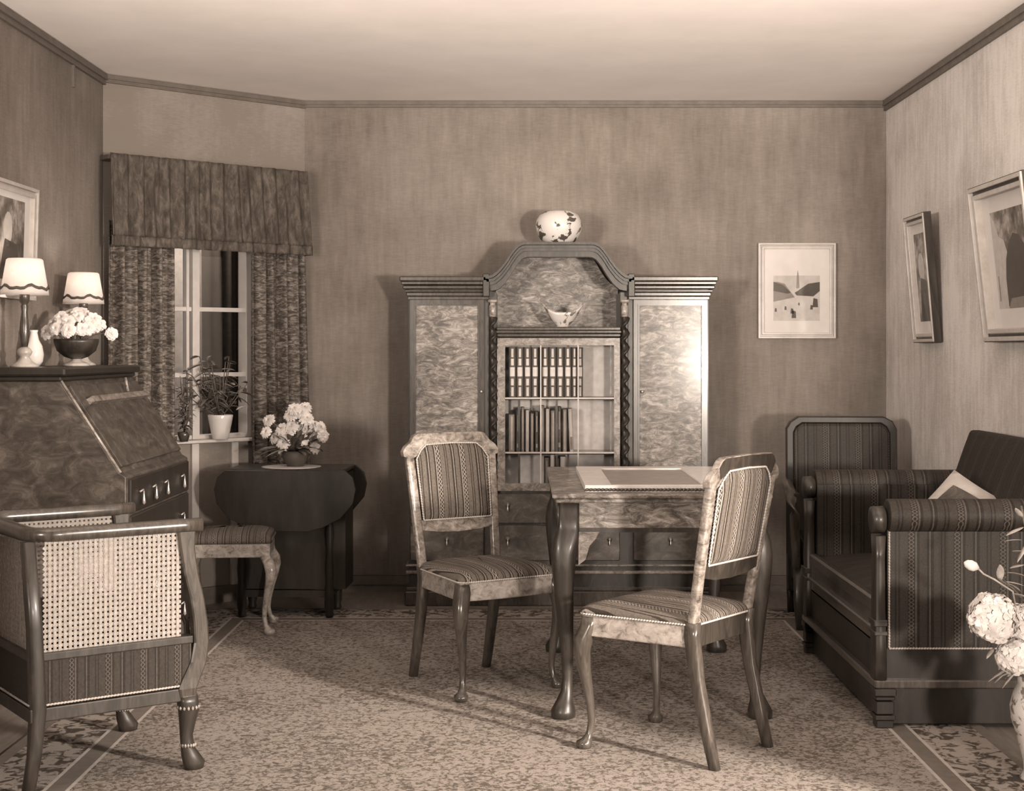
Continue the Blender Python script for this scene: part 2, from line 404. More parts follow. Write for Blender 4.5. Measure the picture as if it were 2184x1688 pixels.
# ------------------------------------------------------------------ chairs
def cabriole(x, y, z1, sx, sy, r=.03, out=.022, foot=.026):
    """front leg from z1 to the floor; sx, sy = outward direction"""
    k = z1/.44
    S = [(0, z1, r*.95, 4), (.1, z1*.93, r*1.05, 3.5), (.75, z1*.84, r*1.12, 3), (1.0, z1*.74, r*1.02, 2.6), (.8, z1*.62, r*.85, 2.3), (.35, z1*.47, r*.66, 2), (0, z1*.32, r*.52, 2),
         (-.1, z1*.2, r*.44, 2), (.1, z1*.11, r*.44, 2), (.45, z1*.07, r*.62, 2), (.7, .022, foot, 2), (.75, .012, foot*1.02, 2), (.7, 0.0, foot*.85, 2)]
    return MB().loft([(x+sx*o*out, y+sy*o*out, z, rr, rr, p) for o, z, rr, p in S], 16)
def dome(mb, hw0, y0, hw1, y1, z0, side, top, n=14):
    """upholstered seat: rear half-width hw0 at y0, front hw1 at y1"""
    rs = []
    for (ins, z) in ((0, z0), (-.004, z0+side*.5), (0, z0+side), (.015, z0+side+top*.35), (.05, z0+side+top*.7), (.10, z0+side+top*.92), (.16, z0+side+top)):
        ring = []
        cs = [(-hw0+ins, y0+ins, 0), (hw0-ins, y0+ins, 1), (hw1-ins, y1-ins, 2), (-hw1+ins, y1-ins, 3)]
        rr = .03
        for i, (x, y, q) in enumerate(cs):
            a0 = [-PI, -PI/2, 0, PI/2][i]
            cxx = x+(rr if i in (0, 3) else -rr); cyy = y+(rr if i in (0, 1) else -rr)
            for k in range(5):
                a = a0+PI/2*k/4; ring.append((cxx+rr*math.cos(a), cyy+rr*math.sin(a), z))
        rs.append(ring)
    mb.rings(rs); return rs
def rope(pts, r=.0037, step=.010):
    """twisted braid: beads along a closed or open path"""
    mb = MB(); P = [Vector(p) for p in pts]
    for a, b in zip(P[:-1], P[1:]):
        L = (b-a).length; n = max(1, int(L/step)); d = (b-a)/n
        for i in range(n):
            c = a+d*(i+.5)
            u = d.normalized(); s = Vector((0, 0, 1)) if abs(u.z) < .9 else Vector((1, 0, 0)); v = u.cross(s).normalized(); s = v.cross(u)
            q = []
            for (k, rr) in ((-.62, .35), (-.2, 1), (.2, 1), (.62, .35)):
                q.append([tuple(c+d*k+(v*math.cos(t_)+s*math.sin(t_))*r*rr+s*r*.5*k) for t_ in [2*PI*j/6 for j in range(6)]])
            mb.rings(q)
    return mb
def yb(z): return -.195-(z-.45)*.16-(max(0, z-.45)**2)*.03
def dining_chair(loc, rz, label):
    t = thing('dining_chair', label, 'chair', loc, rz)
    fw, rw, y1, y0 = .225, .185, .205, -.20
    a = MB(); n = 10; outer = [(-rw, y0), (rw, y0), (fw, y1)]+[(fw-2*fw*i/n, y1+.018*math.sin(PI*i/n)) for i in range(1, n)]+[(-fw, y1)]
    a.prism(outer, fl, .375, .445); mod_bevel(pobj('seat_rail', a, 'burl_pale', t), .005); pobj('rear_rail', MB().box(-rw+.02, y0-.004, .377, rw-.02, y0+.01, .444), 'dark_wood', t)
    s = MB(); rs = dome(s, rw+.002, y0-.005, fw+.002, y1+.012, .445, .02, .032); st = pobj('seat', s, 'chair_stripe', t)
    rg = rs[0]; pobj('braid', rope([(p[0]*1.012, p[1]*1.012, .449) for p in rg+[rg[0]]]), 'braid', st)
    for sx in (-1, 1):
        pobj('leg', cabriole(sx*(fw-.022), y1-.02, .44, sx*.8, .8, .027, .026, .027), 'turned_wood' if sx else 0, t)
    for sx in (-1, 1):
        l = MB(); l.loft([(sx*(rw-.012), -.275, 0, .016, .017, 4), (sx*(rw-.013), -.245, .12, .018, .019, 4), (sx*(rw-.014), -.21, .27, .019, .022, 4), (sx*(rw-.014), -.19, .41, .02, .026, 4), (sx*(rw-.012), -.195, .455, .02, .024, 4)], 12)
        pobj('leg', l, 'turned_wood', t)
    b = MB()
    for sx in (-1, 1):
        b.loft([(sx*(rw-.012+(z-.45)*.045), yb(z), z, .0185, .015, 5) for z in (.455, .55, .65, .75, .85, .91)], 12)
    out = [(-.222, .895), (-.226, .915), (-.212, .935), (-.185, .955), (-.17, .978), (-.15, .987), (0, .99), (.15, .987), (.17, .978), (.185, .955), (.212, .935), (.226, .915), (.222, .895), (.185, .885)]
    inn = [(.165, .895), (.14, .925), (.115, .94), (0, .943), (-.115, .94), (-.14, .925), (-.165, .895), (-.185, .885)]
    b.prism(out+inn, lambda u, v, d: (u, yb(v)+d, v), -.014, .014)
    b.prism([(-.17, .60), (-.1, .59), (0, .585), (.1, .59), (.17, .60), (.17, .64), (-.17, .64)], lambda u, v, d: (u, yb(v)+d, v), -.002, .012)
    mod_bevel(pobj('back_frame', b, 'burl_light', t), .003)
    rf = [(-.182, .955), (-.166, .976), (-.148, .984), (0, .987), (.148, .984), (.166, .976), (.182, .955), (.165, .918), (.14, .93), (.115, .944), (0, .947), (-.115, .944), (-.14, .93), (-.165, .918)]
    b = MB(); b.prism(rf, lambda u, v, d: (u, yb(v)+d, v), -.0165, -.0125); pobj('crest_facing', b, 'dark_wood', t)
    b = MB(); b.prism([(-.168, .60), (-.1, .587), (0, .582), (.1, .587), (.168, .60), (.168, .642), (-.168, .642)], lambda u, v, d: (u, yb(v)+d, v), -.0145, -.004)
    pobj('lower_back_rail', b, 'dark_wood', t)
    # upholstered back, padded both sides
    ol = [(-.158, .64), (.158, .64), (.163, .76), (.168, .885), (.145, .92), (.118, .942), (0, .946), (-.118, .942), (-.145, .92), (-.168, .885), (-.163, .76)]
    cz = .79; rings = []
    for (sc, d) in ((.55, -.028), (.85, -.024), (.96, -.017), (1, -.008), (1, .008), (.96, .017), (.85, .024), (.55, .028)):
        rings.append([(u*sc, yb(cz+(v-cz)*sc)+d, cz+(v-cz)*sc) for u, v in ol])
    p = MB().rings(rings); pad = pobj('backrest', p, 'chair_stripe', t)
    for d in (-.017, .017):
        pobj('braid', rope([(u*1.0, yb(v)+d, v) for u, v in ol+[ol[0]]]), 'braid', pad)
    return t
def face(dx, dy): return math.atan2(-dx, dy)
dining_chair((.505, 4.90, 0.007), face(-.79, .62), 'nearest dining chair with its striped back to us pulled up before the table')
dining_chair((-.145, 5.78, 0.007), face(.53, -.85), 'dining chair left of the table with striped backrest in front of the cabinet')
# stool
t = thing('stool', 'low stool with striped seat and pale curved legs between bureau and drop-leaf table', 'stool', (-1.375, 6.93, 0.007), .10)
mod_bevel(pobj('seat_rail', MB().box(-.19, -.16, .36, .19, .16, .425), 'burl_pale', t), .005)
s = MB(); dome(s, .195, -.165, .195, .165, .425, .03, .035); pobj('seat', s, 'seat_stripe_plain', t)
for sx in (-1, 1):
    for sy in (-1, 1): pobj('leg', cabriole(sx*.165, sy*.135, .39, sx, sy, .025, .03, .026), 'burl_pale', t)

# ------------------------------------------------------------------ centre table
t = thing('writing_table', 'walnut table with cabriole legs and pale framed leather top in front of the cabinet', 'table', (.51, 5.85, 0.007))
TX0, TX1, TY0, TY1 = .115, .905, 5.21, 6.45
m_ = MB(); m_.bbox(TX0, TY0, .800, TX1, TY1, .818, .005); m_.bbox(TX0+.012, TY0+.012, .785, TX1-.012, TY1-.012, .800, .003)
pobj('table_top', m_, 'burl_mid', t, True)
a = MB()
AX0, AX1, AY0, AY1 = TX0+.03, TX1-.03, TY0+.03, TY1-.03
a.frame(rect(AX0, AY0, AX1, AY1), rect(AX0+.03, AY0+.03, AX1-.03, AY1-.03), fl, .69, .785)
pobj('apron', a, 'burl_mid', t, True)
a = MB(); a.frame(rect(AX0-.006, AY0-.006, AX1+.006, AY1+.006), rect(AX0+.02, AY0+.02, AX1-.02, AY1-.02), fl, .678, .694); pobj('apron_moulding', a, 'dark_wood', t, True)
def table_leg(x, y, sx, sy):
    mb = MB()
    S = [(0, .785, .040, 6), (0, .70, .040, 6), (.05, .685, .043, 5), (.5, .65, .047, 4), (.95, .60, .046, 3), (1, .54, .042, 2.6), (.85, .45, .035, 2.3), (.55, .35, .029, 2), (.25, .24, .023, 2), (.12, .15, .019, 2), (.3, .10, .022, 2), (.75, .065, .032, 2), (1.0, .035, .045, 2), (1.02, .012, .044, 2), (1, 0.007, .034, 2)]
    mb.loft([(x+sx*o_*.018, y+sy*o_*.018, z, r, r, p) for o_, z, r, p in S], 20)
    mb.tube([(x+sx*.037, y+sy*.037, .775), (x+sx*.037, y+sy*.037, .70)], .006, 6)
    return mb
for sx, x in ((-1, AX0+.028), (1, AX1-.028)):
    for sy, y in ((-1, AY0+.028), (1, AY1-.028)):
        lg = pobj('leg', table_leg(x, y, sx, sy), 'dark_wood', t, True)
        br = MB(); br.prism([(0, .68), (.075, .68), (.062, .655), (.04, .63), (.025, .58), (0, .56)], lambda u, v, d: (x-sx*(.036+u)-t.location[0], y+sy*.02+d-t.location[1], v-t.location[2]), -.016, .016)
        pobj('bracket', br, 'burl_light', lg)
# framed leather writing board on the table
t = thing('writing_board', 'pale framed leather writing board lying on the table', 'writing board', (.52, 5.72, .818))
bx0, bx1, by0, by1 = .235, .845, 5.30, 6.17
m_ = MB(); m_.frame(rect(bx0, by0, bx1, by1), rect(.335, by0+.03, .67, by1-.10), fl, .818, .842); mod_bevel(pobj('border', m_, 'pale_wood', t, True), .003)
m_ = MB().box(.335, by0+.03, .818, .67, by1-.10, .836); pobj('leather_panel', m_, 'leather', t, True)
pobj('beaded_edge', rope([(bx0, by0-.003, .826), (bx1, by0-.003, .826)], .006, .014), 'turned_wood', t, True)

# ------------------------------------------------------------------ cabinet
CF = 7.60; CB = 8.02
t = thing('display_cabinet', 'large burl walnut cabinet with arched top, glazed bookcase and twisted columns', 'cabinet', (.2, 7.8, 0))
def cpart(name, mb, mat, par=None): return pobj(name, mb, mat, t, True) if par is None else pobj(name, shift(mb), mat, par)
def shift(mb): mb.v = [(p[0]-.2, p[1]-7.8, p[2]) for p in mb.v]; return mb
fy = lambda u, v, d: (u, d, v)
# carcase: side wings solid, centre hollow
c = MB()
c.box(-.585, CF+.02, .09, -.165, CB, 1.66); c.box(.565, CF+.02, .09, .985, CB, 1.66)
c.box(-.165, CF+.02, .09, .565, CB, .60); c.box(-.165, CB-.03, .60, .565, CB, 1.66)
c.box(-.165, CF+.03, .72, -.125, CB, 1.64); c.box(.525, CF+.03, .72, .565, CB, 1.64)
cpart('carcase', c, 'dark_wood')
c = MB(); c.bbox(-.605, CF-.01, 0, 1.005, CB, .075, .006); c.bbox(-.598, CF, .075, .998, CB, .095, .004); cpart('plinth', c, 'turned_wood')
c = MB(); c.bbox(-.600, CF-.005, .165, 1.0, CB-.2, .182, .004); c.bbox(-.600, CF-.005, .205, 1.0, CB-.2, .215, .003); cpart('base_moulding', c, 'burl_light')
# doors of the wings
for x0, x1 in ((-.577, -.192), (.592, .977)):
    d = MB(); z0, z1 = .70, 1.60
    d.frame(rect(x0, z0, x1, z1), rect(x0+.022, z0+.022, x1-.022, z1-.022), fy, CF-.003, CF+.02)
    d.frame(rect(x0+.022, z0+.022, x1-.022, z1-.022), rect(x0+.03, z0+.03, x1-.03, z1-.03), fy, CF-.008, CF+.02)
    dr = cpart('door', d, 'turned_wood')
    cpart('veneer_panel', MB().box(x0+.03, CF+.004, z0+.03, x1-.03, CF+.02, z1-.03), 'burl_mid', dr)
    kh = MB().lathe([(.006, 0), (.009, .004), (.004, .008)], (0, 0, 0), 10); kh.v = [((x0+.045 if x0 > 0 else x1-.012)+p[0], CF-.008-p[2], 1.12+p[1]) for p in kh.v]; cpart('knob', kh, 'brass', dr)
# drawers (wings and centre)
def drawer(x0, x1, z0, z1, px=None, mat='burl_dark'):
    d = MB(); d.bbox(x0, CF, z0, x1, CF+.02, z1, .004); dr = cpart('drawer', d, mat)
    xs = px or [(x0+x1)/2]
    for xx in xs:
        zz = (z0+z1)/2+.02; k = MB(); k.lathe([(.012, 0), (.014, .003), (.005, .012), (.007, .016)], (0, 0, 0), 12)
        k.v = [(xx+p[0], CF-p[2], zz+p[1]) for p in k.v]
        k.lathe([(.001, -.034), (.006, -.028), (.005, -.02), (.0025, -.006), (.002, 0)], (xx, CF-.016, zz), 10)
        cpart('drop_pull', k, 'brass', dr)
for z0, z1 in ((.235, .42), (.43, .585)):
    drawer(-.12, .52, z0, z1, [-.066, .466]); drawer(-.577, -.192, z0, z1); drawer(.592, .977, z0, z1)
drawer(-.577, -.192, .595, .685); drawer(.592, .977, .595, .685)
# cornices of the wings
def cornice(x0, x1):
    mb = MB()
    for (z0, z1, o_, r) in ((1.600, 1.618, .004, .003), (1.618, 1.640, .012, .005), (1.640, 1.652, .02, .004), (1.655, 1.675, .030, .006), (1.678, 1.695, .036, .004), (1.695, 1.722, .045, .006)):
        l = o_ if x0 < 0 else 0; rr = o_ if x0 > 0 else 0
        mb.bbox(x0-l, CF-o_, z0, x1+rr, CB, z1, r)
    cpart('cornice', mb, 'turned_wood')
cornice(-.585, -.165); cornice(.565, .985)
# arched crown
def archz(a):  # a in 0..1 from the side to the middle, ogee
    xs = [(0, 1.722), (.10, 1.725), (.2, 1.75), (.32, 1.80), (.42, 1.855), (.5, 1.885), (.55, 1.895), (.6, 1.899), (1, 1.899)]
    for (a0, z0), (a1, z1) in zip(xs[:-1], xs[1:]):
        if a <= a1: u = (a-a0)/(a1-a0); return z0+(z1-z0)*u
    return xs[-1][1]
NA = 40; ux = [i/NA*2-1 for i in range(NA+1)]
def arch(off, dz): return [(.2+u*(.385-off), archz(min(1, (1-abs(u))*1.12))-dz) for u in ux]
def arch_band(mb, o0, d0, o1, d1, y0, y1):
    A = arch(o0, d0); B = arch(o1, d1); n = len(A)
    vs = [(x, y0, z) for x, z in A]+[(x, y0, z) for x, z in B]+[(x, y1, z) for x, z in A]+[(x, y1, z) for x, z in B]; fs = []
    for i in range(n-1):
        fs += [(i, i+1, n+i+1, n+i), (2*n+i, 3*n+i, 3*n+i+1, 2*n+i+1), (i, 2*n+i, 2*n+i+1, i+1), (n+i, n+i+1, 3*n+i+1, 3*n+i)]
    fs += [(0, n, 3*n, 2*n), (n-1, 3*n-1, 4*n-1, 2*n-1)]
    mb.add(vs, fs)
cr = MB(); cr.smooth = False
arch_band(cr, 0, 0, .004, .014, CF-.055, CB); arch_band(cr, .006, .016, .010, .030, CF-.045, CB)
arch_band(cr, .012, .030, .016, .046, CF-.034, CB); arch_band(cr, .018, .046, .03, .075, CF-.018, CF+.06)
for x in (-.178, .578): cr.bbox(x-.018, CF-.045, 1.615, x+.018, CF+.05, 1.735, .004)
cpart('arched_crown', cr, 'dark_wood')
# niche burl surround and back
nb = MB(); AA = arch(.05, .03); nb.prism([(AA[0][0], 1.44)]+AA+[(AA[-1][0], 1.44)], fy, CB-.045, CB); cpart('niche_back', nb, 'burl_mid')
sh = MB(); sh.bbox(-.125, CF+.0, 1.44, .525, CB-.03, 1.458, .004); sh.bbox(-.128, CF-.012, 1.425, .528, CF+.05, 1.44, .004); sh.bbox(-.126, CF-.004, 1.405, .526, CF+.04, 1.425, .006)
cpart('niche_shelf', sh, 'turned_wood')
# columns, twisted
def column(x):
    mb = MB(); y = CF-.005; R = .019
    mb.loft([(x, y, 1.60, .024, .024, 5), (x, y, 1.588, .024, .024, 5), (x, y, 1.585, .015, .015), (x, y, 1.572, .015, .015), (x, y, 1.568, .019, .019), (x, y, 1.515, .019, .019), (x, y, 1.51, .014, .014)], 16)
    col = cpart('column', mb, 'burl_pale')
    tw = MB(); rings = []; z = 1.51; nseg = 230
    for i in range(nseg+1):
        zz = 1.51-(1.51-.63)*i/nseg; ph = zz*2*PI/.075; rr = []
        for k in range(14):
            a = 2*PI*k/14; r = .015+.0055*math.cos(2*(a-ph/2)*1.0) ; rr.append((x+.006*math.cos(ph)+r*math.cos(a), y+.006*math.sin(ph)+r*math.sin(a), zz))
        rings.append(rr)
    tw.rings(rings); cpart('twisted_shaft', tw, 'black_wood', col)
    bs = MB().loft([(x, y, .63, .02, .02), (x, y, .61, .024, .024), (x, y, .60, .026, .026, 5), (x, y, .59, .026, .026, 5)], 16); cpart('column_base', bs, 'turned_wood', col)
column(-.145); column(.545)
# glazed bookcase door
d = MB(); bx0_, bx1_, bz0, bz1 = -.08, .49, .64, 1.362
d.frame(rect(-.12, .60, .52, 1.40), rect(bx0_, bz0, bx1_, bz1), fy, CF, CF+.022)
gd = cpart('glazed_door', d, 'burl_light')
b = MB()
for x in (.106, .302): b.box(x-.0035, CF+.002, bz0, x+.0035, CF+.012, bz1)
for z in (1.085, .80): b.box(bx0_, CF+.003, z-.004, bx1_, CF+.013, z+.004)
cpart('glazing_bars', b, 'gilt_frame', gd)
b = MB()
for x in (-.007, .190): b.box(x-.006, CF+.014, bz0, x+.006, CF+.022, 1.075)
cpart('glazing_bars', b, 'dark_wood', gd)
cpart('pane', MB().box(bx0_, CF+.0135, bz0, bx1_, CF+.0145, bz1), 'pane_glass', gd)
s = MB()
for z in (1.075, .788, .60): s.bbox(-.125, CF+.04, z, .525, CB-.03, z+.015, .003)
cpart('shelf', s, 'turned_wood')
cpart('bookcase_lining', MB().box(-.125, CF+.20, .615, .525, CF+.206, 1.40), 'bookcase_lining')
# ------------------------------------------------------------------ books
def book(name, x0, wd, ht, z, dp, lean, matc, label, group, bands, y=CF+.05, panel='gold_tooling'):
    r = thing(name, label, 'book', (x0+wd/2, y, z), 0, group)
    mb = MB(); n = 8
    sec = [(wd/2*math.cos(PI+PI*i/n), .010*-math.sin(PI*i/n)) for i in range(n+1)]+[(wd/2, dp), (-wd/2, dp)]
    mb.smooth = False
    mb.prism(sec, lambda u, v, d_: (u, v, d_), 0, ht)
    o = pobj('cover', mb, matc, r)
    if bands:
        sp = MB()
        for (a0, a1, wf_) in bands:
            k = 6
            A = [(wd/2*wf_*math.cos(PI+PI*i/k), -.0125*math.sin(PI*i/k)-.0005) for i in range(k+1)]
            sp.prism(A, lambda u, v, d_: (u, v, d_), ht*a0, ht*a1)
        pobj('spine_tooling', sp, panel, r)
    r.rotation_euler = (0, lean, 0)
    return r
ornate = [(.02, .20, .55), (.235, .37, .6), (.415, .60, .82), (.635, .77, .6), (.80, .97, .5)]
x = -.062
for i in range(10):
    wd = .0400 if i < 8 else .030
    book('tooled_book', x, wd-.001, .262, 1.090, .13, 0, 'book_dark', 'tall book from the matching dark set with pale tooled spine panels, top shelf', 'matching books on the top shelf', ornate); x += wd
    if i == 3: x += .012
x = -.062
rb = random.Random(5)
hts = [.195, .215, .232, .218, .20, .208, .24, .225, .215, .235, .222]
wds = [.032, .018, .018, .019, .017, .018, .024, .020, .026, .022, .022]
for i, (h_, w_) in enumerate(zip(hts, wds)):
    mc = ['book_mid', 'book_dark', 'book_mid', 'book_pale'][i % 4]
    book('slim_book', x, w_, h_, .803, .13, 0, mc, ['mid-brown', 'dark', 'mid-brown', 'pale'][i % 4]+' thin plain book on the middle shelf of the bookcase', 'thin books on the middle shelf', [(.05, .95, .5)] if i % 4 in (0, 2) else [(.1, .2, .7), (.5, .9, .5)] if i % 4 == 1 else None, panel='book_pale'); x += w_+.007
book('slim_book', x+.008, .022, .225, .803, .13, -.04, 'book_pale', 'pale book leaning at the right end of the middle shelf', 'thin books on the middle shelf', [(.05, .35, .7)], panel='print_mid')
x = .125
for i, (h_, w_) in enumerate(((.155, .028), (.17, .024), (.15, .02), (.16, .03))):
    book('short_book', x, w_, h_, .616, .12, 0, ['book_dark', 'book_pale'][i % 2], ['dark', 'pale'][i % 2]+' short book on the lowest shelf of the bookcase behind the table', 'short books on the lowest shelf', [(.1, .9, .5)] if i % 2 == 0 else None, panel='book_mid'); x += w_+.004
# ------------------------------------------------------------------ vases
def lathe_thing(name, label, cat, loc, prof, mat, n=32, group=None, rz=0):
    o = pobj(name, MB().lathe(prof, (0, 0, 0), n), mat); o.location = loc; o.rotation_euler = (0, 0, rz)
    return tag(o, label, cat, group)
def tube_prof(outer, th=.004): return outer+[(max(.001, r-th), z) for r, z in reversed(outer) if z > .006]
lathe_thing('round_vase', 'round white porcelain pot painted with dark leaves on top of the cabinet', 'vase', (.205, 7.74, 1.899),
    tube_prof([(.055, 0), (.075, .008), (.10, .03), (.118, .065), (.125, .10), (.12, .13), (.105, .155), (.085, .17), (.078, .175)]), 'painted_porcelain', rz=1.9)
# boat shaped bowl in the niche
bw = MB(); sec = []
def bowl_pt(a, k, inset=0.0):
    cx_, sy_ = math.cos(a), math.sin(a)
    rx = (.035+.075*k**.7)-inset; ry = (.022+.042*k**.7)-inset
    lift = (.05*abs(cx_)**3.0)*k
    return (rx*cx_, ry*sy_, .012+.065*k+lift)
rs = [[(.03*math.cos(a), .02*math.sin(a), 0) for a in [2*PI*i/36 for i in range(36)]]]
for k in (0, .25, .5, .75, 1): rs.append([bowl_pt(2*PI*i/36, k) for i in range(36)])
for k in (1, .75, .5, .25, .05): rs.append([bowl_pt(2*PI*i/36, k, .006) for i in range(36)])
bw.rings(rs); o = pobj('boat_bowl', bw, 'painted_vase'); o.location = (.225, 7.70, 1.458)
tag(o, 'boat-shaped patterned bowl with raised ends in the arched niche', 'bowl')

# ------------------------------------------------------------------ pictures
def picture(name, label, w_, h_, loc, rz, tilt, fwid, matb, draw, fm='gilt_frame', depth=.03):
    """local: x right, z up, front faces -y; origin at the lower middle of the back"""
    t = thing(name, label, 'picture', loc); t.rotation_euler = (tilt, 0, rz)
    f = MB(); R = lambda g: rect(-w_/2+g, g, w_/2-g, h_-g)
    f.frame(R(0), R(fwid*.35), fy, -depth, 0); f.frame(R(fwid*.35), R(fwid*.62), fy, -depth*.55, 0); f.frame(R(fwid*.62), R(fwid), fy, -depth*.8, 0)
    mod_bevel(pobj('frame', f, fm, t), .002)
    if depth > .04:
        e = MB(); e.frame(R(-.004), R(0), fy, -depth*.86, 0); e.frame(R(fwid*.35), R(fwid*.55), fy, -depth*.62, -.01); pobj('shade_edging', e, 'dark_wood', t)  # shading of frame sides and inner step, put in as dark strips
    pobj('mount', MB().box(-w_/2+fwid, -.010, fwid, w_/2-fwid, -.004, h_-fwid), 'paper', t)
    pr = MB(); draw(pr, w_, h_, matb); pobj('print', pr, ['print_light', 'print_mid', 'print_dark', 'print_scene'], t)
    pobj('pane', MB().box(-w_/2+fwid, -.0135, fwid, w_/2-fwid, -.0130, h_-fwid), 'pane_glass', t)
    return t
def poly(pr, idx, pts, lvl=1):
    pr.cur = idx; pr.prism(pts, fy, -.0101-.0003*lvl, -.0098); pr.cur = 0
def church(pr, w_, h_, g):
    L, R_, B, T = -w_*.30, w_*.30, h_*.185, h_*.66
    poly(pr, 0, rect(L, B, R_, T), 1)
    def q(x, z): return (L+(R_-L)*x, B+(T-B)*z)
    poly(pr, 1, [q(0, .42), q(.46, .52), q(.24, .82), q(.10, .86), q(0, .86)], 2)
    poly(pr, 2, [q(0, .66), q(.3, .6), q(.38, .62), q(.2, .8), q(0, .86)], 3)
    poly(pr, 2, [q(.46, .62), q(.75, .82), q(1, .86), q(1, .66), q(.86, .54), q(.5, .56)], 2)
    poly(pr, 1, [q(.49, .72), q(.56, .72), q(.55, .98), q(.525, 1.12), q(.505, .98)], 2)
    for x, z, s in ((.05, .2, .05), (.26, .24, .05), (.40, .16, .07), (.44, .06, .10), (.9, .3, .12), (.82, .25, .06), (.55, .34, .04)):
        poly(pr, 2, [q(x-s/2, z), q(x+s/2, z), q(x+s*.4, z+s*1.5), q(x-s*.3, z+s*1.7)], 3)
def portrait(pr, w_, h_, g):
    L, R_, B, T = -w_/2+g, w_/2-g, h_*.16, h_*.86
    poly(pr, 3, rect(L, B, R_, T), 1)
    poly(pr, 0, [(L+.4*(R_-L)+.05*math.cos(a), B+.62*(T-B)+.07*math.sin(a)) for a in [2*PI*i/14 for i in range(14)]], 2)
    poly(pr, 2, [(L+.12*(R_-L), B), (R_-.1*(R_-L), B), (R_-.25*(R_-L), B+.45*(T-B)), (L+.3*(R_-L), B+.5*(T-B))], 2)
def figure(pr, w_, h_, g):
    L, R_, B, T = -w_/2+g, w_/2-g, h_*.20, h_*.82
    poly(pr, 0, rect(L, B, R_, T), 1)
    q = lambda x, z: (L+(R_-L)*x, B+(T-B)*z)
    poly(pr, 3, [q(0, 1), q(1, 1), q(1, .55), q(.62, .5), q(.42, .55), q(.34, .7), q(.2, .74), q(.1, .9)], 2)
    poly(pr, 2, [q(.30, .02), q(.95, .02), q(1, .55), q(.8, .72), q(.62, .75), q(.48, .66), q(.36, .5), q(.30, .3)], 3)
    poly(pr, 1, [q(.3, 0), q(1, 0), q(1, .12), q(.4, .10)], 4)
    poly(pr, 1, [q(.08, .08), q(.09, .34), q(.06, .34), q(.05, .08)], 3)
picture('framed_picture', 'pale framed picture of a street with church spire, on the back wall', .428, .527, (1.527, YB-.003, 1.402), 0, -.0, .032, .1, church)
picture('framed_picture', 'narrow-looking framed picture on the right wall nearest the corner', .36, .62, (XR-.012, 7.13, 1.380), -PI/2, .085, .04, .065, portrait, depth=.041)
picture('framed_picture', 'large framed picture of a dark figure, cut by the right photo edge', .66, .645, (XR-.012, 5.83, 1.378), -PI/2, .11, .05, .13, figure, depth=.055)
picture('framed_picture', 'framed picture on the left wall above the two lamps', .56, .47, (XL+.004, 5.88, 1.545), PI/2, .03, .04, .12, portrait, depth=.03)

# ------------------------------------------------------------------ bureau
t = thing('slant_front_bureau', 'dark burl bureau with sloping lid and drop-handle drawers on the left wall', 'bureau', (-1.8, 6.12, 0))
Y0, Y1, ZT = 5.60, 6.64, 1.268
prof = [(-2.065, .10), (-1.52, .10), (-1.52, .845), (-1.545, .86), (-1.775, 1.215), (-2.065, 1.215)]
mb = MB(); mb.prism(prof, lambda u, v, d: (u, d, v), Y0, Y1); mod_bevel(pobj('body', mb, 'burl_dark', t, True), .004)
mb = MB(); mb.bbox(-2.068, Y0-.02, 1.215, -1.765, Y1+.02, 1.235, .005); mb.bbox(-2.068, Y0-.035, 1.235, -1.745, Y1+.035, ZT, .007); pobj('top', mb, 'black_wood', t, True)
dv = Vector((-.23, 0, .355)).normalized(); nv = Vector((.355, 0, .23)).normalized()
def sl(s, y, d): p = Vector((-1.545, y, .86))+dv*s+nv*d; return (p.x, p.y, p.z)
L_ = Vector((-.23, 0, .355)).length
mb = MB()
mb.add([sl(a, b, c) for c in (.0, .016) for a, b in ((.02, Y0+.03), (.02, Y1-.03), (L_-.03, Y1-.03), (L_-.03, Y0+.03))], [(0, 1, 2, 3), (4, 5, 6, 7), (0, 1, 5, 4), (1, 2, 6, 5), (2, 3, 7, 6), (3, 0, 4, 7)]); mb.sm = [False]*6
lid = mod_bevel(pobj('sloping_lid', mb, 'burl_dark', t, True), .003)
mb = MB(); p = [sl(0, Y0+.004, .004), sl(L_, Y0+.004, .004)]; mb.tube(p, .006, 6); pobj('pale_edging', mb, 'burl_pale', t, True)
mb = MB(); mb.add([sl(a, b, c) for c in (.016, .04) for a, b in ((.30, Y0+.12), (.30, Y1-.08), (.325, Y1-.08), (.325, Y0+.12))], [(0, 1, 2, 3), (4, 5, 6, 7), (0, 1, 5, 4), (1, 2, 6, 5), (2, 3, 7, 6), (3, 0, 4, 7)]); mb.sm = [False]*6
pobj('ledge', mb, 'burl_light', t, True)
mb = MB(); a = Vector(sl(.335, 6.3, .03)); mb.tube([a, a+Vector((-.01, 0, .06))], .006, 8); pobj('peg', mb, 'burl_pale', t, True)
for (z0, z1) in ((.70, .835), (.50, .69), (.29, .49), (.12, .28)):
    mb = MB(); mb.bbox(-1.53, Y0+.03, z0, -1.508, Y1-.03, z1, .005); dr = pobj('drawer', mb, 'black_wood', t, True)
    for yy in (Y0+.16, Y0+.36, Y0+.56, Y0+.86):
        k = MB(); zz = z0+(z1-z0)*.55
        k.tube([(-1.506, yy-.012, zz), (-1.495, yy, zz+.008), (-1.506, yy+.012, zz)], .004, 6)
        k.lathe([(.001, -.052), (.008, -.044), (.006, -.03), (.003, -.01), (.002, .004)], (-1.492, yy, zz), 10)
        k.v = [(p_[0]+1.8, p_[1]-6.12, p_[2]) for p_ in k.v]; pobj('drop_handle', k, 'brass', dr)
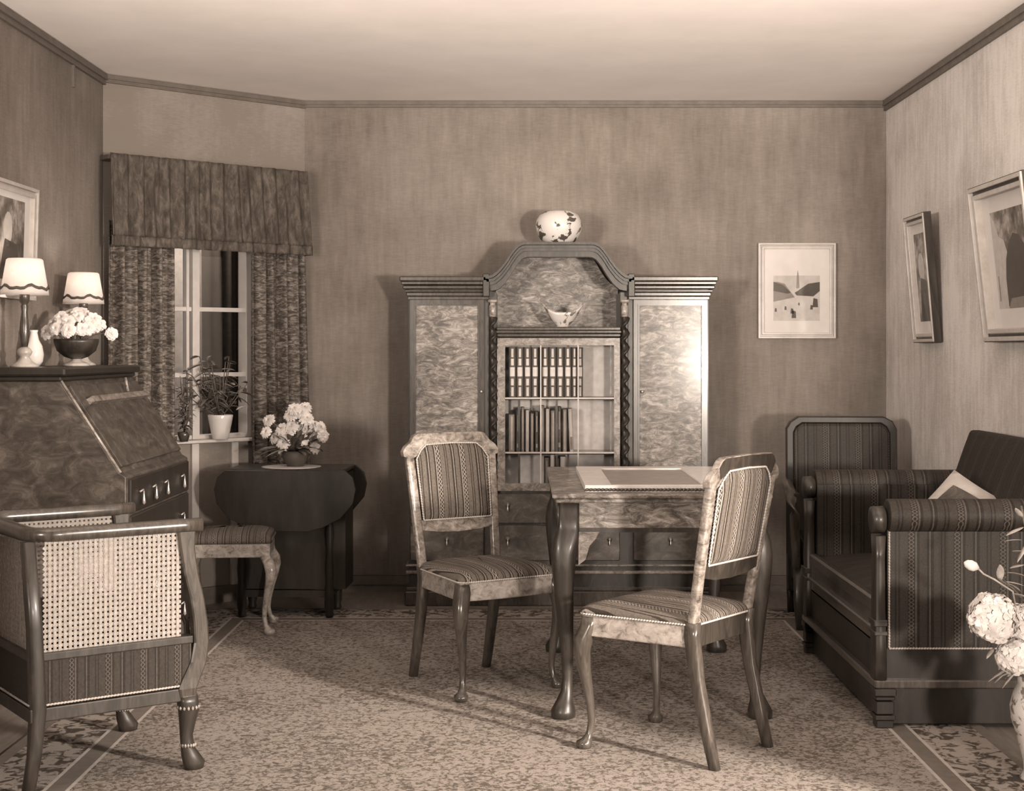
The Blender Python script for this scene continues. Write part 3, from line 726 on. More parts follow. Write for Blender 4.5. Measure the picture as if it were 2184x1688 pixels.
for x, y in ((-1.56, Y0+.05), (-1.56, Y1-.05), (-2.02, Y0+.05), (-2.02, Y1-.05)):
    pobj('foot', MB().loft([(x, y, .10, .04, .04, 4), (x, y, .06, .045, .045, 3), (x, y, .02, .035, .035), (x, y, .007 if x > -1.7 else 0, .03, .03)], 14), 'black_wood', t, True)

# lamps on the bureau
def lamp(label, loc, k):
    t = thing('table_lamp', label, 'lamp', loc, 0, 'white-shaded lamps on the bureau')
    P = lambda pr: [(r*k, z*k) for r, z in pr]
    pobj('base', MB().lathe(P([(.055, 0), (.055, .006), (.045, .012), (.03, .022), (.018, .04), (.026, .05), (.03, .06), (.024, .072), (.012, .08)]), (0, 0, 0)), 'pewter', t)
    pobj('stem', MB().lathe(P([(.012, .08), (.016, .10), (.02, .14), (.017, .18), (.012, .22), (.015, .24), (.012, .25), (.02, .26), (.02, .33)]), (0, 0, 0)), 'turned_wood', t)
    s = MB(); n = 40; rs = []
    for (r, z) in ((.094, .285), (.092, .30), (.07, .425), (.064, .43)): rs.append([(r*k*(1+.012*math.cos(10*a)*(z < .4))*math.cos(a), r*k*(1+.012*math.cos(10*a)*(z < .4))*math.sin(a), z*k) for a in [2*PI*i/n for i in range(n)]])
    for (r, z) in ((.061, .427), (.067, .42), (.089, .30), (.091, .285)): rs.append([(r*k*math.cos(a), r*k*math.sin(a), z*k) for a in [2*PI*i/n for i in range(n)]])
    s.rings(rs, close=True); sh = pobj('lamp_shade', s, 'shade_cloth', t)
    tr_ = MB(); rs = []
    for (r, z) in ((.0935, .308), (.0905, .320)): rs.append([(r*k*1.012*math.cos(a), r*k*1.012*math.sin(a), (z+.006*math.sin(5*a)+.004*math.sin(11*a))*k) for a in [2*PI*i/n for i in range(n)]])
    rs.append([(p[0]*.985, p[1]*.985, p[2]) for p in rs[1]]); rs.append([(p[0]*.985, p[1]*.985, p[2]) for p in rs[0]])
    tr_.rings(rs, close=True); pobj('dark_trimming', tr_, 'print_dark', sh)
    d_ = bpy.data.lights.new('bulb', 'POINT'); d_.energy = 1.1; d_.shadow_soft_size = .02; d_.color = (1.15, 1, .86)
    b_ = bpy.data.objects.new('bulb', d_); C.collection.objects.link(b_); b_.parent = t; b_.location = (0, 0, .37*k)
    return t
lamp('white-shaded lamp at the near end of the bureau top, cut by the left edge', (-1.965, 5.76, ZT), 1.0)
lamp('white-shaded lamp behind the flower bowl at the window end of the bureau', (-1.945, 6.47, ZT), .96)
lathe_thing('gourd_vase', 'small pale gourd-shaped vase between the near lamp and the flower bowl', 'vase', (-2.005, 5.99, ZT), tube_prof([(.022, 0), (.036, .02), (.04, .05), (.034, .085), (.02, .11), (.014, .14), (.018, .15)], .003), 'porcelain', 24)

# ------------------------------------------------------------------ flowers
def petals(mb, c, n_dir, r, rows, rnd, droop=0.3, wid=.32):
    c = Vector(c); n_ = Vector(n_dir).normalized(); u = n_.orthogonal().normalized(); v = n_.cross(u)
    for (k, elev, rr) in rows:
        for i in range(k):
            a = 2*PI*(i+rnd.uniform(-.3, .3))/k; e = elev+rnd.uniform(-.12, .12); R_ = r*rr*rnd.uniform(.88, 1.1)
            d = (u*math.cos(a)+v*math.sin(a)); s = (v*math.cos(a)-u*math.sin(a))
            p0 = c+n_*.1*r; p1 = c+(d*math.cos(e)+n_*math.sin(e))*R_*.6; p2 = c+(d*math.cos(e-droop)+n_*math.sin(e-droop))*R_
            w1 = R_*wid; mb.add([p0-s*w1*.3, p0+s*w1*.3, p1+s*w1+n_*w1*.2, p1-s*w1+n_*w1*.2, p2+s*w1*.45, p2-s*w1*.45, p1], [(0, 1, 2, 6), (0, 6, 3), (3, 6, 5), (6, 2, 4), (6, 4, 5)])
def daisy(label, group, base, head, r, rnd, name='chrysanthemum', full=False):
    t = thing(name, label, 'flower', base, 0, group)
    b = Vector((0, 0, 0)); h = Vector(head)-Vector(base); mid = (b+h)/2+Vector((h.x*-.1, h.y*-.1, h.length*.12))
    pobj('stem', MB().tube([b, (b+mid)/2+Vector((0, 0, .004)), mid, (mid+h)/2+Vector((0, 0, .004)), h], .0022, 5), 'leaf', t)
    nd = (h*Vector((1, 1, .5)) if isinstance(h, list) else Vector((h.x, h.y-.05, h.z*.6+.02))).normalized()
    nd = (nd+Vector((0, -.6, 0))).normalized()
    mb = MB(); petals(mb, h, nd, r, [(16, .1, 1), (14, .45, .88), (10, .9, .62)]+([(6, 1.3, .5)] if full else []), rnd, .3, .24 if not full else .32)
    pobj('bloom', mb, 'petal_white', t)
    if not full:
        pobj('flower_centre', MB().loft([(h.x, h.y, h.z-.2*r, r*.05, r*.05), (h.x, h.y, h.z, r*.22, r*.22), (h.x, h.y, h.z+r*.25, r*.18, r*.18), (h.x, h.y, h.z+r*.34, r*.05, r*.05)], 8), 'petal_centre', t)
    return t
def leafblade(mb, p, d, L, w_, rnd, bend=.4):
    p = Vector(p); d = Vector(d).normalized(); s = d.cross(Vector((0, 0, 1)));
    if s.length < .1: s = Vector((1, 0, 0))
    s.normalize(); s = (s+Vector((rnd.uniform(-.4, .4), rnd.uniform(-.4, .4), rnd.uniform(-.4, .4)))).normalized(); up = s.cross(d).normalized()
    pts = []; n = 5
    for i in range(n+1):
        a = i/n; q = p+d*L*a-Vector((0, 0, 1))*bend*L*a*a; ww = w_*math.sin(PI*min(1, a*.93+.05))**.8
        pts += [q-s*ww, q+up*ww*.25, q+s*ww]
    mb.add(pts, [(3*i+j, 3*i+j+1, 3*i+j+4, 3*i+j+3) for i in range(n) for j in (0, 1)])
# bouquet on the drop-leaf table
rnd = random.Random(21)
DT = (-1.165, 7.36)  # table centre
ZD = .748
t = lathe_thing('lace_doily', 'round white doily under the flowers on the drop-leaf table', 'doily', (DT[0]+.01, DT[1]-.03, ZD), [(.148, 0), (.150, .0015), (.14, .003), (.01, .003)], 'lace', 48)
bc = (DT[0]+.03, DT[1]-.03, ZD+.003)
lathe_thing('flower_bowl', 'dark round bowl holding white chrysanthemums on the doily', 'bowl', bc, tube_prof([(.04, 0), (.042, .006), (.055, .02), (.068, .05), (.066, .07), (.058, .078)]), 'print_dark')
mb = MB()
for i in range(70):
    a = rnd.uniform(0, 6.28); e = rnd.uniform(.2, 1.3); leafblade(mb, (.03*math.cos(a), .03*math.sin(a), .08), (math.cos(a)*math.cos(e), math.sin(a)*math.cos(e), math.sin(e)), rnd.uniform(.08, .2), .014, rnd)
o = pobj('flower_foliage', mb, 'leaf'); o.location = bc; solidify(o, .0008); tag(o, 'dark leaves among the white flowers on the drop-leaf table', 'leaves'); o['kind'] = 'stuff'
spots = [(600, 915), (573, 897), (585, 935), (567, 922), (602, 955), (628, 872), (620, 885), (643, 880), (655, 893), (668, 905), (628, 915), (640, 925), (622, 908), (660, 925), (680, 925), (646, 938), (672, 955), (650, 870), (684, 912), (690, 930), (604, 945), (645, 905), (612, 925)]
for i, (px, py) in enumerate(spots):
    yy = bc[1]-.02+rnd.uniform(-.07, .05); k = yy/F
    daisy('white chrysanthemum in the dark bowl on the drop-leaf table', 'chrysanthemums on the drop-leaf table', (bc[0]+rnd.uniform(-.02, .02), bc[1]+rnd.uniform(-.02, .02), bc[2]+.05), ((px-CX)*k, yy, H-(py-CY)*k), rnd.uniform(.030, .042), rnd)
# bowl of flowers on the bureau
fb = (-1.885, 6.17, ZT)
t = thing('footed_bowl', 'dark footed bowl of pale flowers between the lamps on the bureau', 'bowl', fb)
pobj('bowl', MB().lathe(tube_prof([(.022, .03), (.05, .04), (.08, .065), (.092, .10), (.094, .115)]), (0, 0, 0)), 'dark_wood', t)
pobj('foot', MB().lathe([(.055, 0), (.055, .008), (.04, .015), (.02, .024), (.022, .035)], (0, 0, 0)), 'pewter', t)
for i in range(34):
    a = rnd.uniform(0, 6.28); rr = math.sqrt(rnd.random())*.125; z = .125+.11*(1-(rr/.135)**2)*rnd.uniform(.5, 1)+.01
    daisy('pale flower in the dark footed bowl on the bureau', 'pale flowers on the bureau', (fb[0]+.3*rr*math.cos(a), fb[1]+.3*rr*math.sin(a), fb[2]+.09), (fb[0]+rr*math.cos(a), fb[1]+rr*math.sin(a), fb[2]+z), rnd.uniform(.026, .036), rnd, 'cut_flower', True)
daisy('single pale flower reaching out of the bureau bowl towards the curtain', None, (fb[0]+.02, fb[1], fb[2]+.09), (-1.735, 6.17, 1.33+38*6.17/F), .030, rnd, 'cut_flower', True)

# potted plants on the sill
def wpt(px, d):   # point at distance d in front of the window wall seen at column px
    k = (px-CX)/F; s = 0.5
    for _ in range(30):
        p = W(s, 0, d); s += (k*p[1]-p[0])*1.3
    return W(s, 0, d)
p = wpt(470, .06)
t = thing('potted_plant', 'leafy plant in a pale pot on the window sill', 'plant', (p[0], p[1], .868))
pobj('pot', MB().lathe(tube_prof([(.038, 0), (.042, .006), (.052, .05), (.062, .10), (.066, .125), (.064, .13)]), (0, 0, 0)), 'porcelain', t)
mb = MB(); rnd = random.Random(7)
for i in range(26):
    a = rnd.uniform(0, 6.28); hh = rnd.uniform(.12, .32); rr = rnd.uniform(.03, .22)
    tip = Vector((rr*math.cos(a)-.06, rr*.5*math.sin(a)-.02, .12+hh)); mb.tube([(0, 0, .11), tip*.5+Vector((0, 0, .05)), tip], .0025, 5)
    for j in range(6):
        q = Vector((0, 0, .11)).lerp(tip, .35+.13*j); b = rnd.uniform(0, 6.28)
        leafblade(mb, q, (math.cos(b), math.sin(b)*.6, rnd.uniform(-.3, .6)), rnd.uniform(.04, .085), .012, rnd)
solidify(pobj('foliage', mb, 'leaf', t), .0008)
mb = MB()
for i in range(14):
    a = rnd.uniform(0, 6.28); b = rnd.uniform(0, 6.28); leafblade(mb, (.15*math.cos(a)-.06, .06*math.sin(a)-.03, rnd.uniform(.12, .34)), (math.cos(b), math.sin(b)*.5, .5), rnd.uniform(.04, .09), .011, rnd)
solidify(pobj('pale_leaves', mb, 'leaf_pale', t), .0008)
p = wpt(392, .10)
t = thing('potted_plant', 'small trailing plant at the left end of the window sill', 'plant', (p[0], p[1], .868))
pobj('pot', MB().lathe(tube_prof([(.022, 0), (.03, .03), (.032, .05)]), (0, 0, 0)), 'turned_wood', t)
mb = MB()
for i in range(16):
    a = rnd.uniform(0, 6.28); tip = Vector((rnd.uniform(-.02, .05), rnd.uniform(-.05, .02), rnd.uniform(.12, .42))); mb.tube([(0, 0, .04), tip*.5+Vector((.01, 0, .02)), tip], .002, 5)
    for j in range(6):
        q = Vector((0, 0, .04)).lerp(tip, .2+.15*j); b = rnd.uniform(0, 6.28); leafblade(mb, q, (math.cos(b), math.sin(b), rnd.uniform(-.2, .6)), rnd.uniform(.03, .055), .009, rnd)
solidify(pobj('foliage', mb, 'leaf', t), .0008)

# ------------------------------------------------------------------ drop-leaf table
t = thing('drop_leaf_table', 'dark drop-leaf table with rounded hanging leaf, carrying the white chrysanthemums', 'table', (DT[0], DT[1], .007), -.04)
tw, td = .285, .17
mb = MB(); mb.bbox(-tw, -td, .721, tw+.02, td, ZD-.007, .005); pobj('table_top', mb, 'dark_wood', t)
def leaf_pl(sy):
    pts = [(-tw-.02, .735)]+[(-tw-.04-.045*math.sin(PI*i/8), .735-.22*i/8) for i in range(1, 9)]
    n = 12
    half = [(-(tw+.02)+.0, .735), (-(tw+.06), .70), (-(tw+.075), .64), (-(tw+.06), .57), (-(tw+.0), .50), (-(tw-.09), .455), (-.12, .435)]
    pl = half+[(-u, v) for u, v in reversed(half)]
    mb = MB(); mb.prism(pl, lambda u, v, d: (u*.98+.01, sy*(td+.012)+d+sy*(.735-v)*.04, v), -.009, .009); return mb
for sy in (-1, 1): mod_bevel(pobj('drop_leaf', leaf_pl(sy), 'black_wood', t), .003)
mb = MB(); mb.frame(rect(-.24, -.14, .24, .14), rect(-.22, -.12, .22, .12), fl, .62, .728); pobj('apron', mb, 'black_wood', t)
for sx in (-1, 1):
    for sy in (-1, 1):
        lp = [(.02, .62), (.022, .55), (.016, .50), (.026, .42), (.018, .33), (.024, .24), (.02, .18), (.024, .14), (.024, .05), (.018, .03), (.022, .012), (.018, 0)]
        pobj('leg', MB().lathe(list(reversed(lp)), (sx*.22, sy*.12, 0), 16), 'black_wood', t)
mb = MB()
for sy in (-1, 1): mb.box(-.22, sy*.12-.012, .10, .22, sy*.12+.012, .135)
for sx in (-1, 1): mb.box(sx*.22-.012, -.12, .10, sx*.22+.012, .12, .135)
mb.box(-.235, -.125, .14, .30, .125, .715)
pobj('stretcher', mb, 'black_wood', t)

# ------------------------------------------------------------------ cane armchair (local +y = front)
fd = Vector((.81, .585, 0)).normalized()
t = thing('cane_armchair', 'low armchair with woven cane sides and scrolled front posts, turned away at left', 'armchair', (-1.405, 4.70, .007), face(fd.x, fd.y))
# local x: right of the chair when looking along front; camera sees the +x side (near side)
HW, HD = .285, .255
def cane(mb, P, Q, z0, z1, n):
    """lattice in the vertical plane P-Q"""
    P = Vector(P); Q = Vector(Q); L = (Q-P).length; u = (Q-P)/L; step = .0155; sw = .0046; th = .0016
    def quad(a0, b0, a1, b1, d):
        mb.add([tuple(P+u*a+Vector((0, 0, b))+n*(d+e)) for e in (-th, th) for a, b in ((a0, b0), (a1, b0), (a1, b1), (a0, b1))], [(0, 1, 2, 3), (7, 6, 5, 4), (0, 4, 5, 1), (1, 5, 6, 2), (2, 6, 7, 3), (3, 7, 4, 0)])
    k = 0; a = 0
    while a <= L+1e-6: quad(max(0, a-sw), z0, min(L, a+sw), z1, .001); a += step
    z = z0
    while z <= z1+1e-6: quad(0, max(z0, z-sw), L, min(z1, z+sw), -.001); z += step
    # corners of the holes are clipped by small diagonal knots
    na = int(L/step); nz = int((z1-z0)/step)
    for i in range(na):
        for j in range(nz):
            c = P+u*(i*step)+Vector((0, 0, z0+j*step)); r = .0072
            mb.add([tuple(c+u*(r*math.cos(q))+Vector((0, 0, r*math.sin(q)))+n*.003) for q in (0, PI/2, PI, 1.5*PI)], [(0, 1, 2, 3)])
    mb.sm = [False]*len(mb.f)
zc0, zc1 = .425, .755
for sx in (-1, 1):
    mb = MB(); cane(mb, (sx*HW, -HD+.03, 0), (sx*HW, HD-.05, 0), zc0, zc1, Vector((sx, 0, 0))); pobj('cane_panel', mb, 'cane', t)
mb = MB(); cane(mb, (-HW+.03, -HD, 0), (HW-.03, -HD, 0), zc0, zc1, Vector((0, -1, 0))); pobj('cane_panel', mb, 'cane', t)
# arm and top rail: one continuous U with rounded rear corners
pts = [(HW+.012, HD+.015)]+[(HW+.002, HD-.05), (HW, 0), (HW, -HD+.09)]+[(HW-.08+.08*math.cos(a), -HD+.08-.08*math.sin(a)) for a in [PI/2*i/6 for i in range(1, 7)]]
pts = pts+[(-x, y) for x, y in reversed(pts)]
mb = MB(); rs = []
for i, (x, y) in enumerate(pts):
    p_ = Vector((x, y, 0)); q_ = Vector((*pts[min(i+1, len(pts)-1)], 0)); o2 = Vector((*pts[max(i-1, 0)], 0)); d = (q_-o2).normalized(); s = Vector((d.y, -d.x, 0))
    wd = .026 if 0 < i < len(pts)-1 else .020
    rs.append([tuple(p_+s*a+Vector((0, 0, .775+b))) for a, b in ((-wd, -.008), (-wd, .008), (-wd*.7, .017), (0, .020), (wd*.7, .017), (wd, .008), (wd, -.008), (wd*.8, -.02), (-wd*.8, -.02))])
mb.rings(rs); pobj('arm_rail', mb, 'turned_wood', t)
for sx in (-1, 1):
    # scrolled front post and short leg with beaded collar
    mb = MB(); x = sx*(HW-.0)
    rs = []
    for (yo, z, hw_, hd_) in ((.0, .757, .017, .030), (.002, .70, .017, .024), (.014, .62, .018, .023), (.034, .54, .018, .023), (.046, .46, .019, .024), (.048, .40, .020, .025), (.038, .34, .022, .027), (.014, .29, .024, .030), (.0, .26, .026, .030), (.004, .225, .024, .026)):
        rs.append([(x+a*hw_, HD-.035+yo+b*hd_, z) for a, b in ((-1, -.8), (-.8, -1), (.8, -1), (1, -.8), (1, .8), (.8, 1), (-.8, 1), (-1, .8))])
    mb.smooth = False; mb.rings(rs); pobj('front_post', mb, 'turned_wood', t)
    lm = MB(); lm.loft([(x, HD-.03, .235, .030, .030, 4), (x, HD-.028, .215, .032, .032, 3), (x, HD-.024, .19, .031, .033, 2.4), (x, HD-.028, .15, .024, .027), (x, HD-.032, .11, .019, .021), (x, HD-.028, .07, .019, .022), (x, HD-.018, .045, .025, .030), (x, HD-.006, .02, .028, .036), (x, HD-.006, 0, .024, .031)], 16)
    lg = pobj('leg', lm, 'dark_wood', t)
    bd_ = MB()
    for zc, rr, yc in ((.198, .034, HD-.025), (.078, .0225, HD-.026)):
        for k in range(16):
            a = 2*PI*k/16; bd_.loft([(x+rr*math.cos(a), yc+rr*math.sin(a), zc-.006, .001, .001), (x+rr*math.cos(a), yc+rr*math.sin(a), zc-.002, .0045, .0045), (x+rr*math.cos(a), yc+rr*math.sin(a), zc+.003, .0045, .0045), (x+rr*math.cos(a), yc+rr*math.sin(a), zc+.007, .001, .001)], 6)
    pobj('carved_beads', bd_, 'burl_pale', lg)
    rl = MB(); rl.loft([(x, -HD-.02, 0, .018, .018, 4), (x, -HD, .12, .02, .02, 4), (x, -HD+.01, .25, .024, .024, 4), (x, -HD-.0, .5, .024, .022, 4), (x, -HD-.02, .757, .022, .02, 4)], 12); pobj('leg', rl, 'dark_wood', t)
sm_ = MB(); sm_.frame(rect(-HW-.012, -HD-.012, HW+.012, HD-.02), rect(-HW+.02, -HD+.02, HW-.02, HD-.05), fl, .265, .40); pobj('upholstered_rail', sm_, 'cane_chair_stripe', t)
sm_ = MB()
for z0, z1, e in ((.40, .425, .018), (.22, .262, .018)): sm_.frame(rect(-HW-e, -HD-e, HW+e, HD-.015), rect(-HW+.02, -HD+.02, HW-.02, HD-.05), fl, z0, z1)
mod_bevel(pobj('wood_rails', sm_, 'dark_wood', t), .004)
pobj('braid', rope([(HW+.015, -HD, .270), (HW+.015, HD-.04, .270)]), 'braid', t)
pobj('braid', rope([(-HW, -HD-.015, .270), (HW, -HD-.015, .270)]), 'braid', t)
s = MB(); dome(s, HW-.03, -HD+.03, HW-.03, HD-.0, .36, .10, .06); pobj('seat_cushion', s, 'cane_chair_stripe', t)
mb = MB(); mb.box(-HW+.03, -HD+.03, .33, HW-.03, HD-.03, .36); pobj('seat_base', mb, 'dark_wood', t)

# ------------------------------------------------------------------ sofa
t = thing('sofa', 'dark striped two-seat sofa with rolled arms along the right wall', 'sofa', (1.62, 5.75, 0))
SX0, SX1, SY0, SY1 = 1.245, 1.99, 5.10, 6.42
def sp(name, mb, mat, bev=0):
    o = pobj(name, mb, mat, t, True)
    if bev: mod_bevel(o, bev)
    return o
mb = MB(); mb.box(SX0+.02, SY0+.02, .165, SX1, SY1-.02, .30); sp('base_frame', mb, 'black_wood', .004)
mb = MB(); mb.box(SX0+.035, SY0+.035, .012, SX1-.1, SY1-.035, .145); sp('plinth', mb, 'black_wood', .004)
mb = MB(); mb.bbox(SX0-.002, SY0-.002, .145, SX1, SY1, .175, .005); sp('base_moulding', mb, 'turned_wood')
mb = MB(); mb.bbox(SX0+.01, SY0+.10, .40, SX0+.045, SY1-.10, .452, .008); mb.bbox(SX0+.004, SY0+.10, .335, SX0+.03, SY1-.10, .352, .005); mb.box(SX0+.02, SY0+.1, .29, SX0+.04, SY1-.1, .41); sp('front_rail', mb, 'turned_wood')
for y in (SY0+.03, SY1-.03):
    for x in (SX0+.035, SX1-.05):
        mb = MB()
        for z0, z1, e in ((.12, .145, .038), (.105, .118, .034), (.055, .10, .032), (.035, .052, .036), (.001, .035, .03)): mb.bbox(x-e, y-e, max(z0, .007 if x < 1.5 else 0), x+e, y+e, z1, .003)
        sp('foot', mb, 'black_wood')
# seat
s = MB(); n = 18
def seatfn(a, b):
    x = SX0+.03+(1.80-SX0)*a; y = SY0+.08+(SY1-SY0-.16)*b
    return (x, y, .43+.055*(max(0, math.sin(PI*min(1, max(0, a*.9+.02))))**.5)*(max(0, math.sin(PI*b))**.35))
s.grid(seatfn, n, n); s.box(SX0+.03, SY0+.08, .30, 1.80, SY1-.08, .43); sp('seat', s, 'sofa_stripe_y')
# arms
for yy, sg in ((SY0, -1), (SY1, 1)):
    a = MB(); a.box(SX0+.045, yy-sg*.0+(.012 if sg < 0 else -.10), .285, SX1-.02, yy+(.10 if sg < 0 else -.012), .75)
    ym = yy-sg*.045; R = .058; nseg = 20; rs = []
    for x in (SX0+.045, SX0+.05, SX1-.1, SX1-.02):
        r = R if x > SX0+.046 else R-.008
        rs.append([(x, ym+sg*.02+r*1.05*math.cos(q), .752+r*math.sin(q)) for q in [2*PI*i/nseg for i in range(nseg)]])
    a.rings(rs); arm = sp('arm', a, 'sofa_stripe_x')
    p = MB(); y0_, y1_ = ym-.045, ym+.045
    p.loft([(SX0+.022, ym, .155, .022, .045, 6), (SX0+.022, ym, .30, .022, .042, 6), (SX0+.022, ym, .40, .020, .038, 6), (SX0+.022, ym, .60, .018, .034, 6), (SX0+.022, ym, .68, .020, .040, 6)], 14)
    p.bbox(SX0-.002, ym-.042, .33, SX0+.046, ym+.042, .345, .003); p.bbox(SX0-.002, ym-.042, .362, SX0+.046, ym+.042, .385, .003)
    q0 = MB(); p.rings([[(x, ym+r*math.cos(q), .735+r*math.sin(q)) for q in [2*PI*i/18 for i in range(18)]] for x, r in ((SX0-.008, .03), (SX0-.004, .046), (SX0+.040, .048), (SX0+.045, .04))])
    sp('arm_post', p, 'dark_wood')
    yo = yy+(.010 if sg < 0 else -.010)
    br = rope([(SX0+.052, yo, .70), (SX0+.052, yo, .285), (SX1-.03, yo, .285)]); br.v = [(q[0]-1.62, q[1]-5.75, q[2]) for q in br.v]; pobj('braid', br, 'braid', arm)
# back
bk = MB()
def backpt(a, b, side):
    y = SY0+.03+(SY1-.22-SY0-.03)*a
    z = .42+.575*b; x = 1.735+.15*b+.03*b*b
    return (x+(.0 if side == 0 else .10-.05*b)-(.02*math.sin(PI*a)**.5*math.sin(PI*b)**.5 if side == 0 else 0), y, z)
na, nb_ = 16, 10; rs = []
for i in range(na+1):
    a = i/na; rs.append([backpt(a, j/nb_, 0) for j in range(nb_+1)]+[backpt(a, j/nb_, 1) for j in range(nb_, -1, -1)])
bk.smooth = False; bk.rings(rs); sp('backrest', bk, 'sofa_stripe_y', .012)
mb = MB(); mb.box(1.80, SY0+.02, .165, SX1, SY1-.02, .62); sp('back_frame', mb, 'black_wood')
# cushion with pale border
nn = Vector((-.42, -.62, .66)).normalized(); uu = Vector((0, 0, 1)).cross(nn).normalized(); vv = nn.cross(uu)
ang = math.radians(-30); u2 = uu*math.cos(ang)+vv*math.sin(ang); v2 = vv*math.cos(ang)-uu*math.sin(ang)
pk = Vector((1.716, 5.75, .862)); cc = pk+(u2-v2)*.185
t = thing('cushion', 'dark cushion with a pale border leaning in the sofa', 'cushion', cc, 0)
t.rotation_euler = Matrix((u2, v2, nn)).transposed().to_euler()
def cush(mb, hw_, th_):
    n = 14
    for sg in (1, -1):
        mb.grid(lambda a, b: ((a*2-1)*hw_*(1-.06*math.sin(PI*b)), (b*2-1)*hw_*(1-.06*math.sin(PI*a)), sg*th_*(math.sin(PI*a)*math.sin(PI*b))**.45), n, n)
mb = MB(); cush(mb, .185, .055); pobj('cover', mb, 'gilt_frame', t)
mb = MB()
for sg in (1, -1): mb.grid(lambda a, b: ((a*2-1)*.11, (b*2-1)*.11, sg*(.004+.055*(math.sin(PI*(.2+.6*a))*math.sin(PI*(.2+.6*b)))**.45)), 10, 10)
pobj('centre_panel', mb, 'burl_dark', t)

# ------------------------------------------------------------------ corner armchair
t = thing('corner_armchair', 'tall dark upholstered armchair in the far right corner behind the sofa', 'armchair', (1.625, 7.35, .007), -.10)
ol = [(-.275, .12), (.275, .12), (.275, .93), (.255, .97), (.215, .992), (-.215, .992), (-.255, .965), (-.275, .93)]
il = [(-.24, .2), (.24, .2), (.24, .91), (.225, .94), (.195, .96), (-.195, .96), (-.225, .94), (-.24, .91)]
mb = MB(); mb.frame(ol, il, lambda u, v, d: (u, d+(v-.4)*.10, v), -.045, .045); mod_bevel(pobj('back_frame', mb, 'black_wood', t), .006)
mb = MB(); mb.prism([(u*1.0, v) for u, v in il], lambda u, v, d: (u, d+(v-.4)*.10, v), -.055, .03); mod_bevel(pobj('backrest', mb, 'sofa_stripe_x', t), .015)
mb = MB(); dome(mb, .235, -.50, .25, -.03, .30, .10, .05); pobj('seat', mb, 'sofa_stripe_x', t)
for sx in (-1, 1):
    mb = MB(); mb.tube([(sx*.27, .03, .66), (sx*.285, -.15, .665), (sx*.29, -.35, .65), (sx*.285, -.47, .61), (sx*.28, -.51, .55), (sx*.275, -.50, .42), (sx*.27, -.50, .30)], [.024, .026, .028, .028, .024, .022, .022], 10); pobj('arm', mb, 'turned_wood', t)
    mb = MB(); mb.box(sx*.265-.012, -.48, .30, sx*.265+.012, 0, .645); pobj('side_panel', mb, 'sofa_stripe_y', t)
    pobj('leg', MB().loft([(sx*.25, -.47, 0, .02, .02, 4), (sx*.255, -.47, .14, .026, .026, 4), (sx*.255, -.47, .31, .026, .026, 4)], 12), 'black_wood', t)
    pobj('leg', MB().loft([(sx*.25, .02, 0, .02, .02, 4), (sx*.25, 0, .14, .026, .026, 4)], 12), 'black_wood', t)
mb = MB(); mb.box(-.26, -.49, .20, .26, 0, .30); pobj('seat_rail', mb, 'black_wood', t)

# ------------------------------------------------------------------ floor vase with flowers, right edge
VX, VY = 1.60, 4.50
lathe_thing('floor_vase', 'tall pale patterned vase of flowers standing at the lower right edge', 'vase', (VX, VY, .001),
    tube_prof([(.05, 0), (.052, .01), (.04, .03), (.042, .06), (.06, .13), (.078, .19), (.082, .23), (.072, .27), (.058, .30), (.062, .325)]), 'painted_vase')
rnd = random.Random(3)
def ball(label, px, py, Y, r, name='hydrangea'):
    c = Vector(((px-CX)*Y/F, Y, H-(py-CY)*Y/F)); base = Vector((VX+rnd.uniform(-.02, .02), VY+rnd.uniform(-.02, .02), .30))
    t = thing(name, label, 'flower', base); h = c-base
    pobj('stem', MB().tube([(0, 0, 0), h*.5+Vector((0, 0, .03)), h], .004, 6), 'leaf', t)
    mb = MB(); n = 210
    for i in range(n):
        z = 1-2*(i+.5)/n; a = i*2.39996; rr = math.sqrt(1-z*z); d = Vector((rr*math.cos(a), rr*math.sin(a), z*.95))
        petals(mb, h+d*r*rnd.uniform(.66, .84), d+Vector((rnd.uniform(-.3, .3), rnd.uniform(-.3, .3), rnd.uniform(-.3, .3))), r*rnd.uniform(.26, .42), [(5, .35, 1)], rnd, .25, .42)
    mb.loft([(h.x, h.y, h.z+r*.62*z, r*.62*math.sqrt(max(.001, 1-z*z)), r*.62*math.sqrt(max(.001, 1-z*z))) for z in (-.99, -.8, -.5, 0, .5, .8, .99)], 14)
    pobj('bloom', mb, 'petal_white', t)
ball('round white bloom furthest left in the floor vase at lower right', 2118, 1318, 4.42, .080)
ball('upper white bloom cut by the right photo edge', 2182, 1340, 4.50, .082)
ball('lower white bloom just above the vase rim', 2166, 1400, 4.44, .062)
def P(px, py, Y): return Vector(((px-CX)*Y/F, Y, H-(py-CY)*Y/F))
base = Vector((VX, VY, .30))
t = thing('flower_bud', 'closed pale bud on a long thin stem left of the bouquet', 'flower', base)
pp = [P(2178, 1360, 4.48), P(2160, 1262, 4.45), P(2120, 1236, 4.44), P(2098, 1225, 4.43), P(2085, 1212, 4.42)]
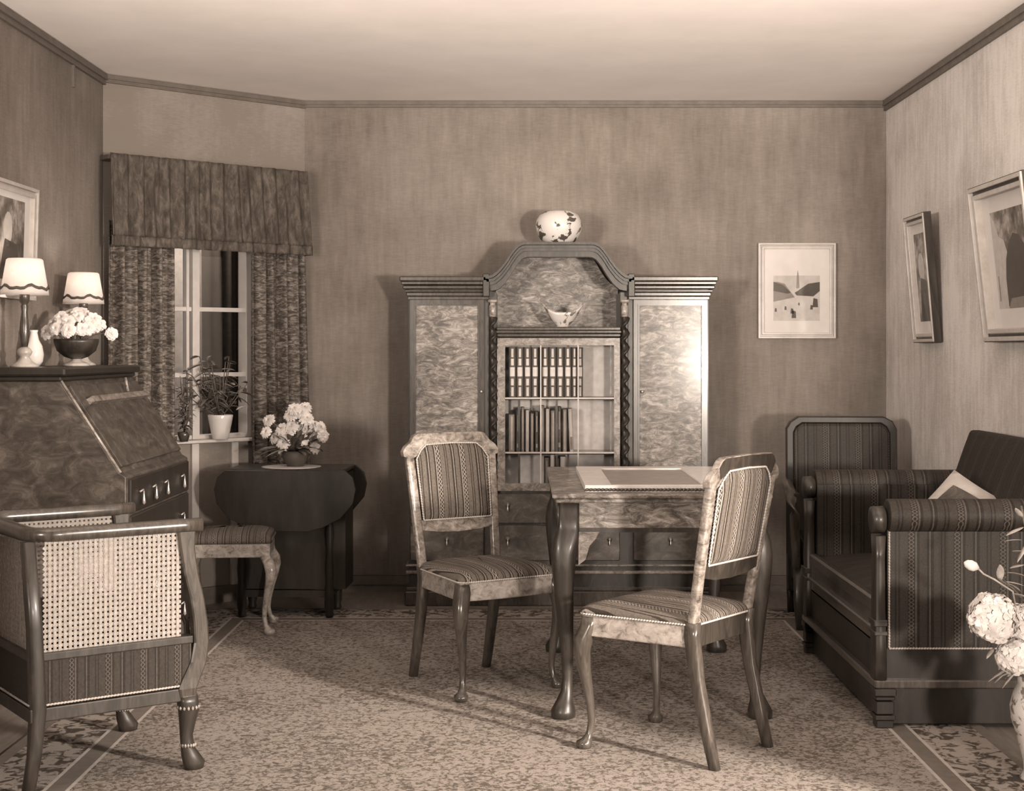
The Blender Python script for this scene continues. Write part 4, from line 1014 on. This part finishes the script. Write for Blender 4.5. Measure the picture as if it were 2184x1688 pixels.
pobj('stem', MB().tube([(0, 0, 0)]+[q-base for q in pp], .003, 6), 'leaf_pale', t)
h = P(2085, 1212, 4.42)-base; e = P(2060, 1202, 4.42)-base
mb = MB(); mb.tube([h+(h-e)*.1, h.lerp(e, .25), h.lerp(e, .6), h.lerp(e, .95), h.lerp(e, 1.15)], [.004, .015, .0165, .012, .003], 10); pobj('bud', mb, 'petal_white', t)
t = thing('leafy_branch', 'leafy pale-leaved branch rising at the right photo edge above the blooms', 'branch', base)
mb = MB(); top = [P(2196, 1330, 4.5), P(2192, 1220, 4.5), P(2190, 1140, 4.5), P(2178, 1080, 4.5)]
mb.tube([(0, 0, 0)]+[q-base for q in top], .004, 6)
b2 = [P(2200, 1300, 4.5), P(2160, 1255, 4.46), P(2130, 1235, 4.44)]
mb.tube([q-base for q in b2], .0025, 6); pobj('stem', mb, 'leaf', t)
mb = MB()
for (px, py, qx, qy, w_) in ((2180, 1105, 2166, 1080, .010), (2182, 1125, 2146, 1138, .014), (2178, 1152, 2142, 1150, .007), (2186, 1180, 2160, 1172, .013), (2184, 1205, 2154, 1208, .008), (2188, 1230, 2148, 1216, .009), (2184, 1250, 2146, 1236, .009), (2135, 1240, 2132, 1200, .013), (2176, 1262, 2150, 1240, .008), (2190, 1275, 2160, 1262, .009), (2190, 1160, 2170, 1195, .010), (2120, 1382, 2104, 1402, .009), (2138, 1380, 2130, 1425, .011)):
    a = P(px, py, 4.47)-base; b = P(qx, qy, 4.44)-base; leafblade(mb, a, b-a, (b-a).length, w_, rnd, .1)
solidify(pobj('leaves', mb, 'leaf_pale', t), .001)
mb = MB()
for i in range(26):
    a = rnd.uniform(0, 6.28); leafblade(mb, (.05*math.cos(a), .05*math.sin(a), rnd.uniform(0, .06)), (math.cos(a), math.sin(a), rnd.uniform(-.8, .4)), rnd.uniform(.05, .10), .015, rnd)
o = pobj('vase_foliage', mb, 'leaf_pale'); o.location = (VX, VY, .33); solidify(o, .001); tag(o, 'small mottled leaves hanging over the rim of the floor vase', 'leaves'); o['kind'] = 'stuff'
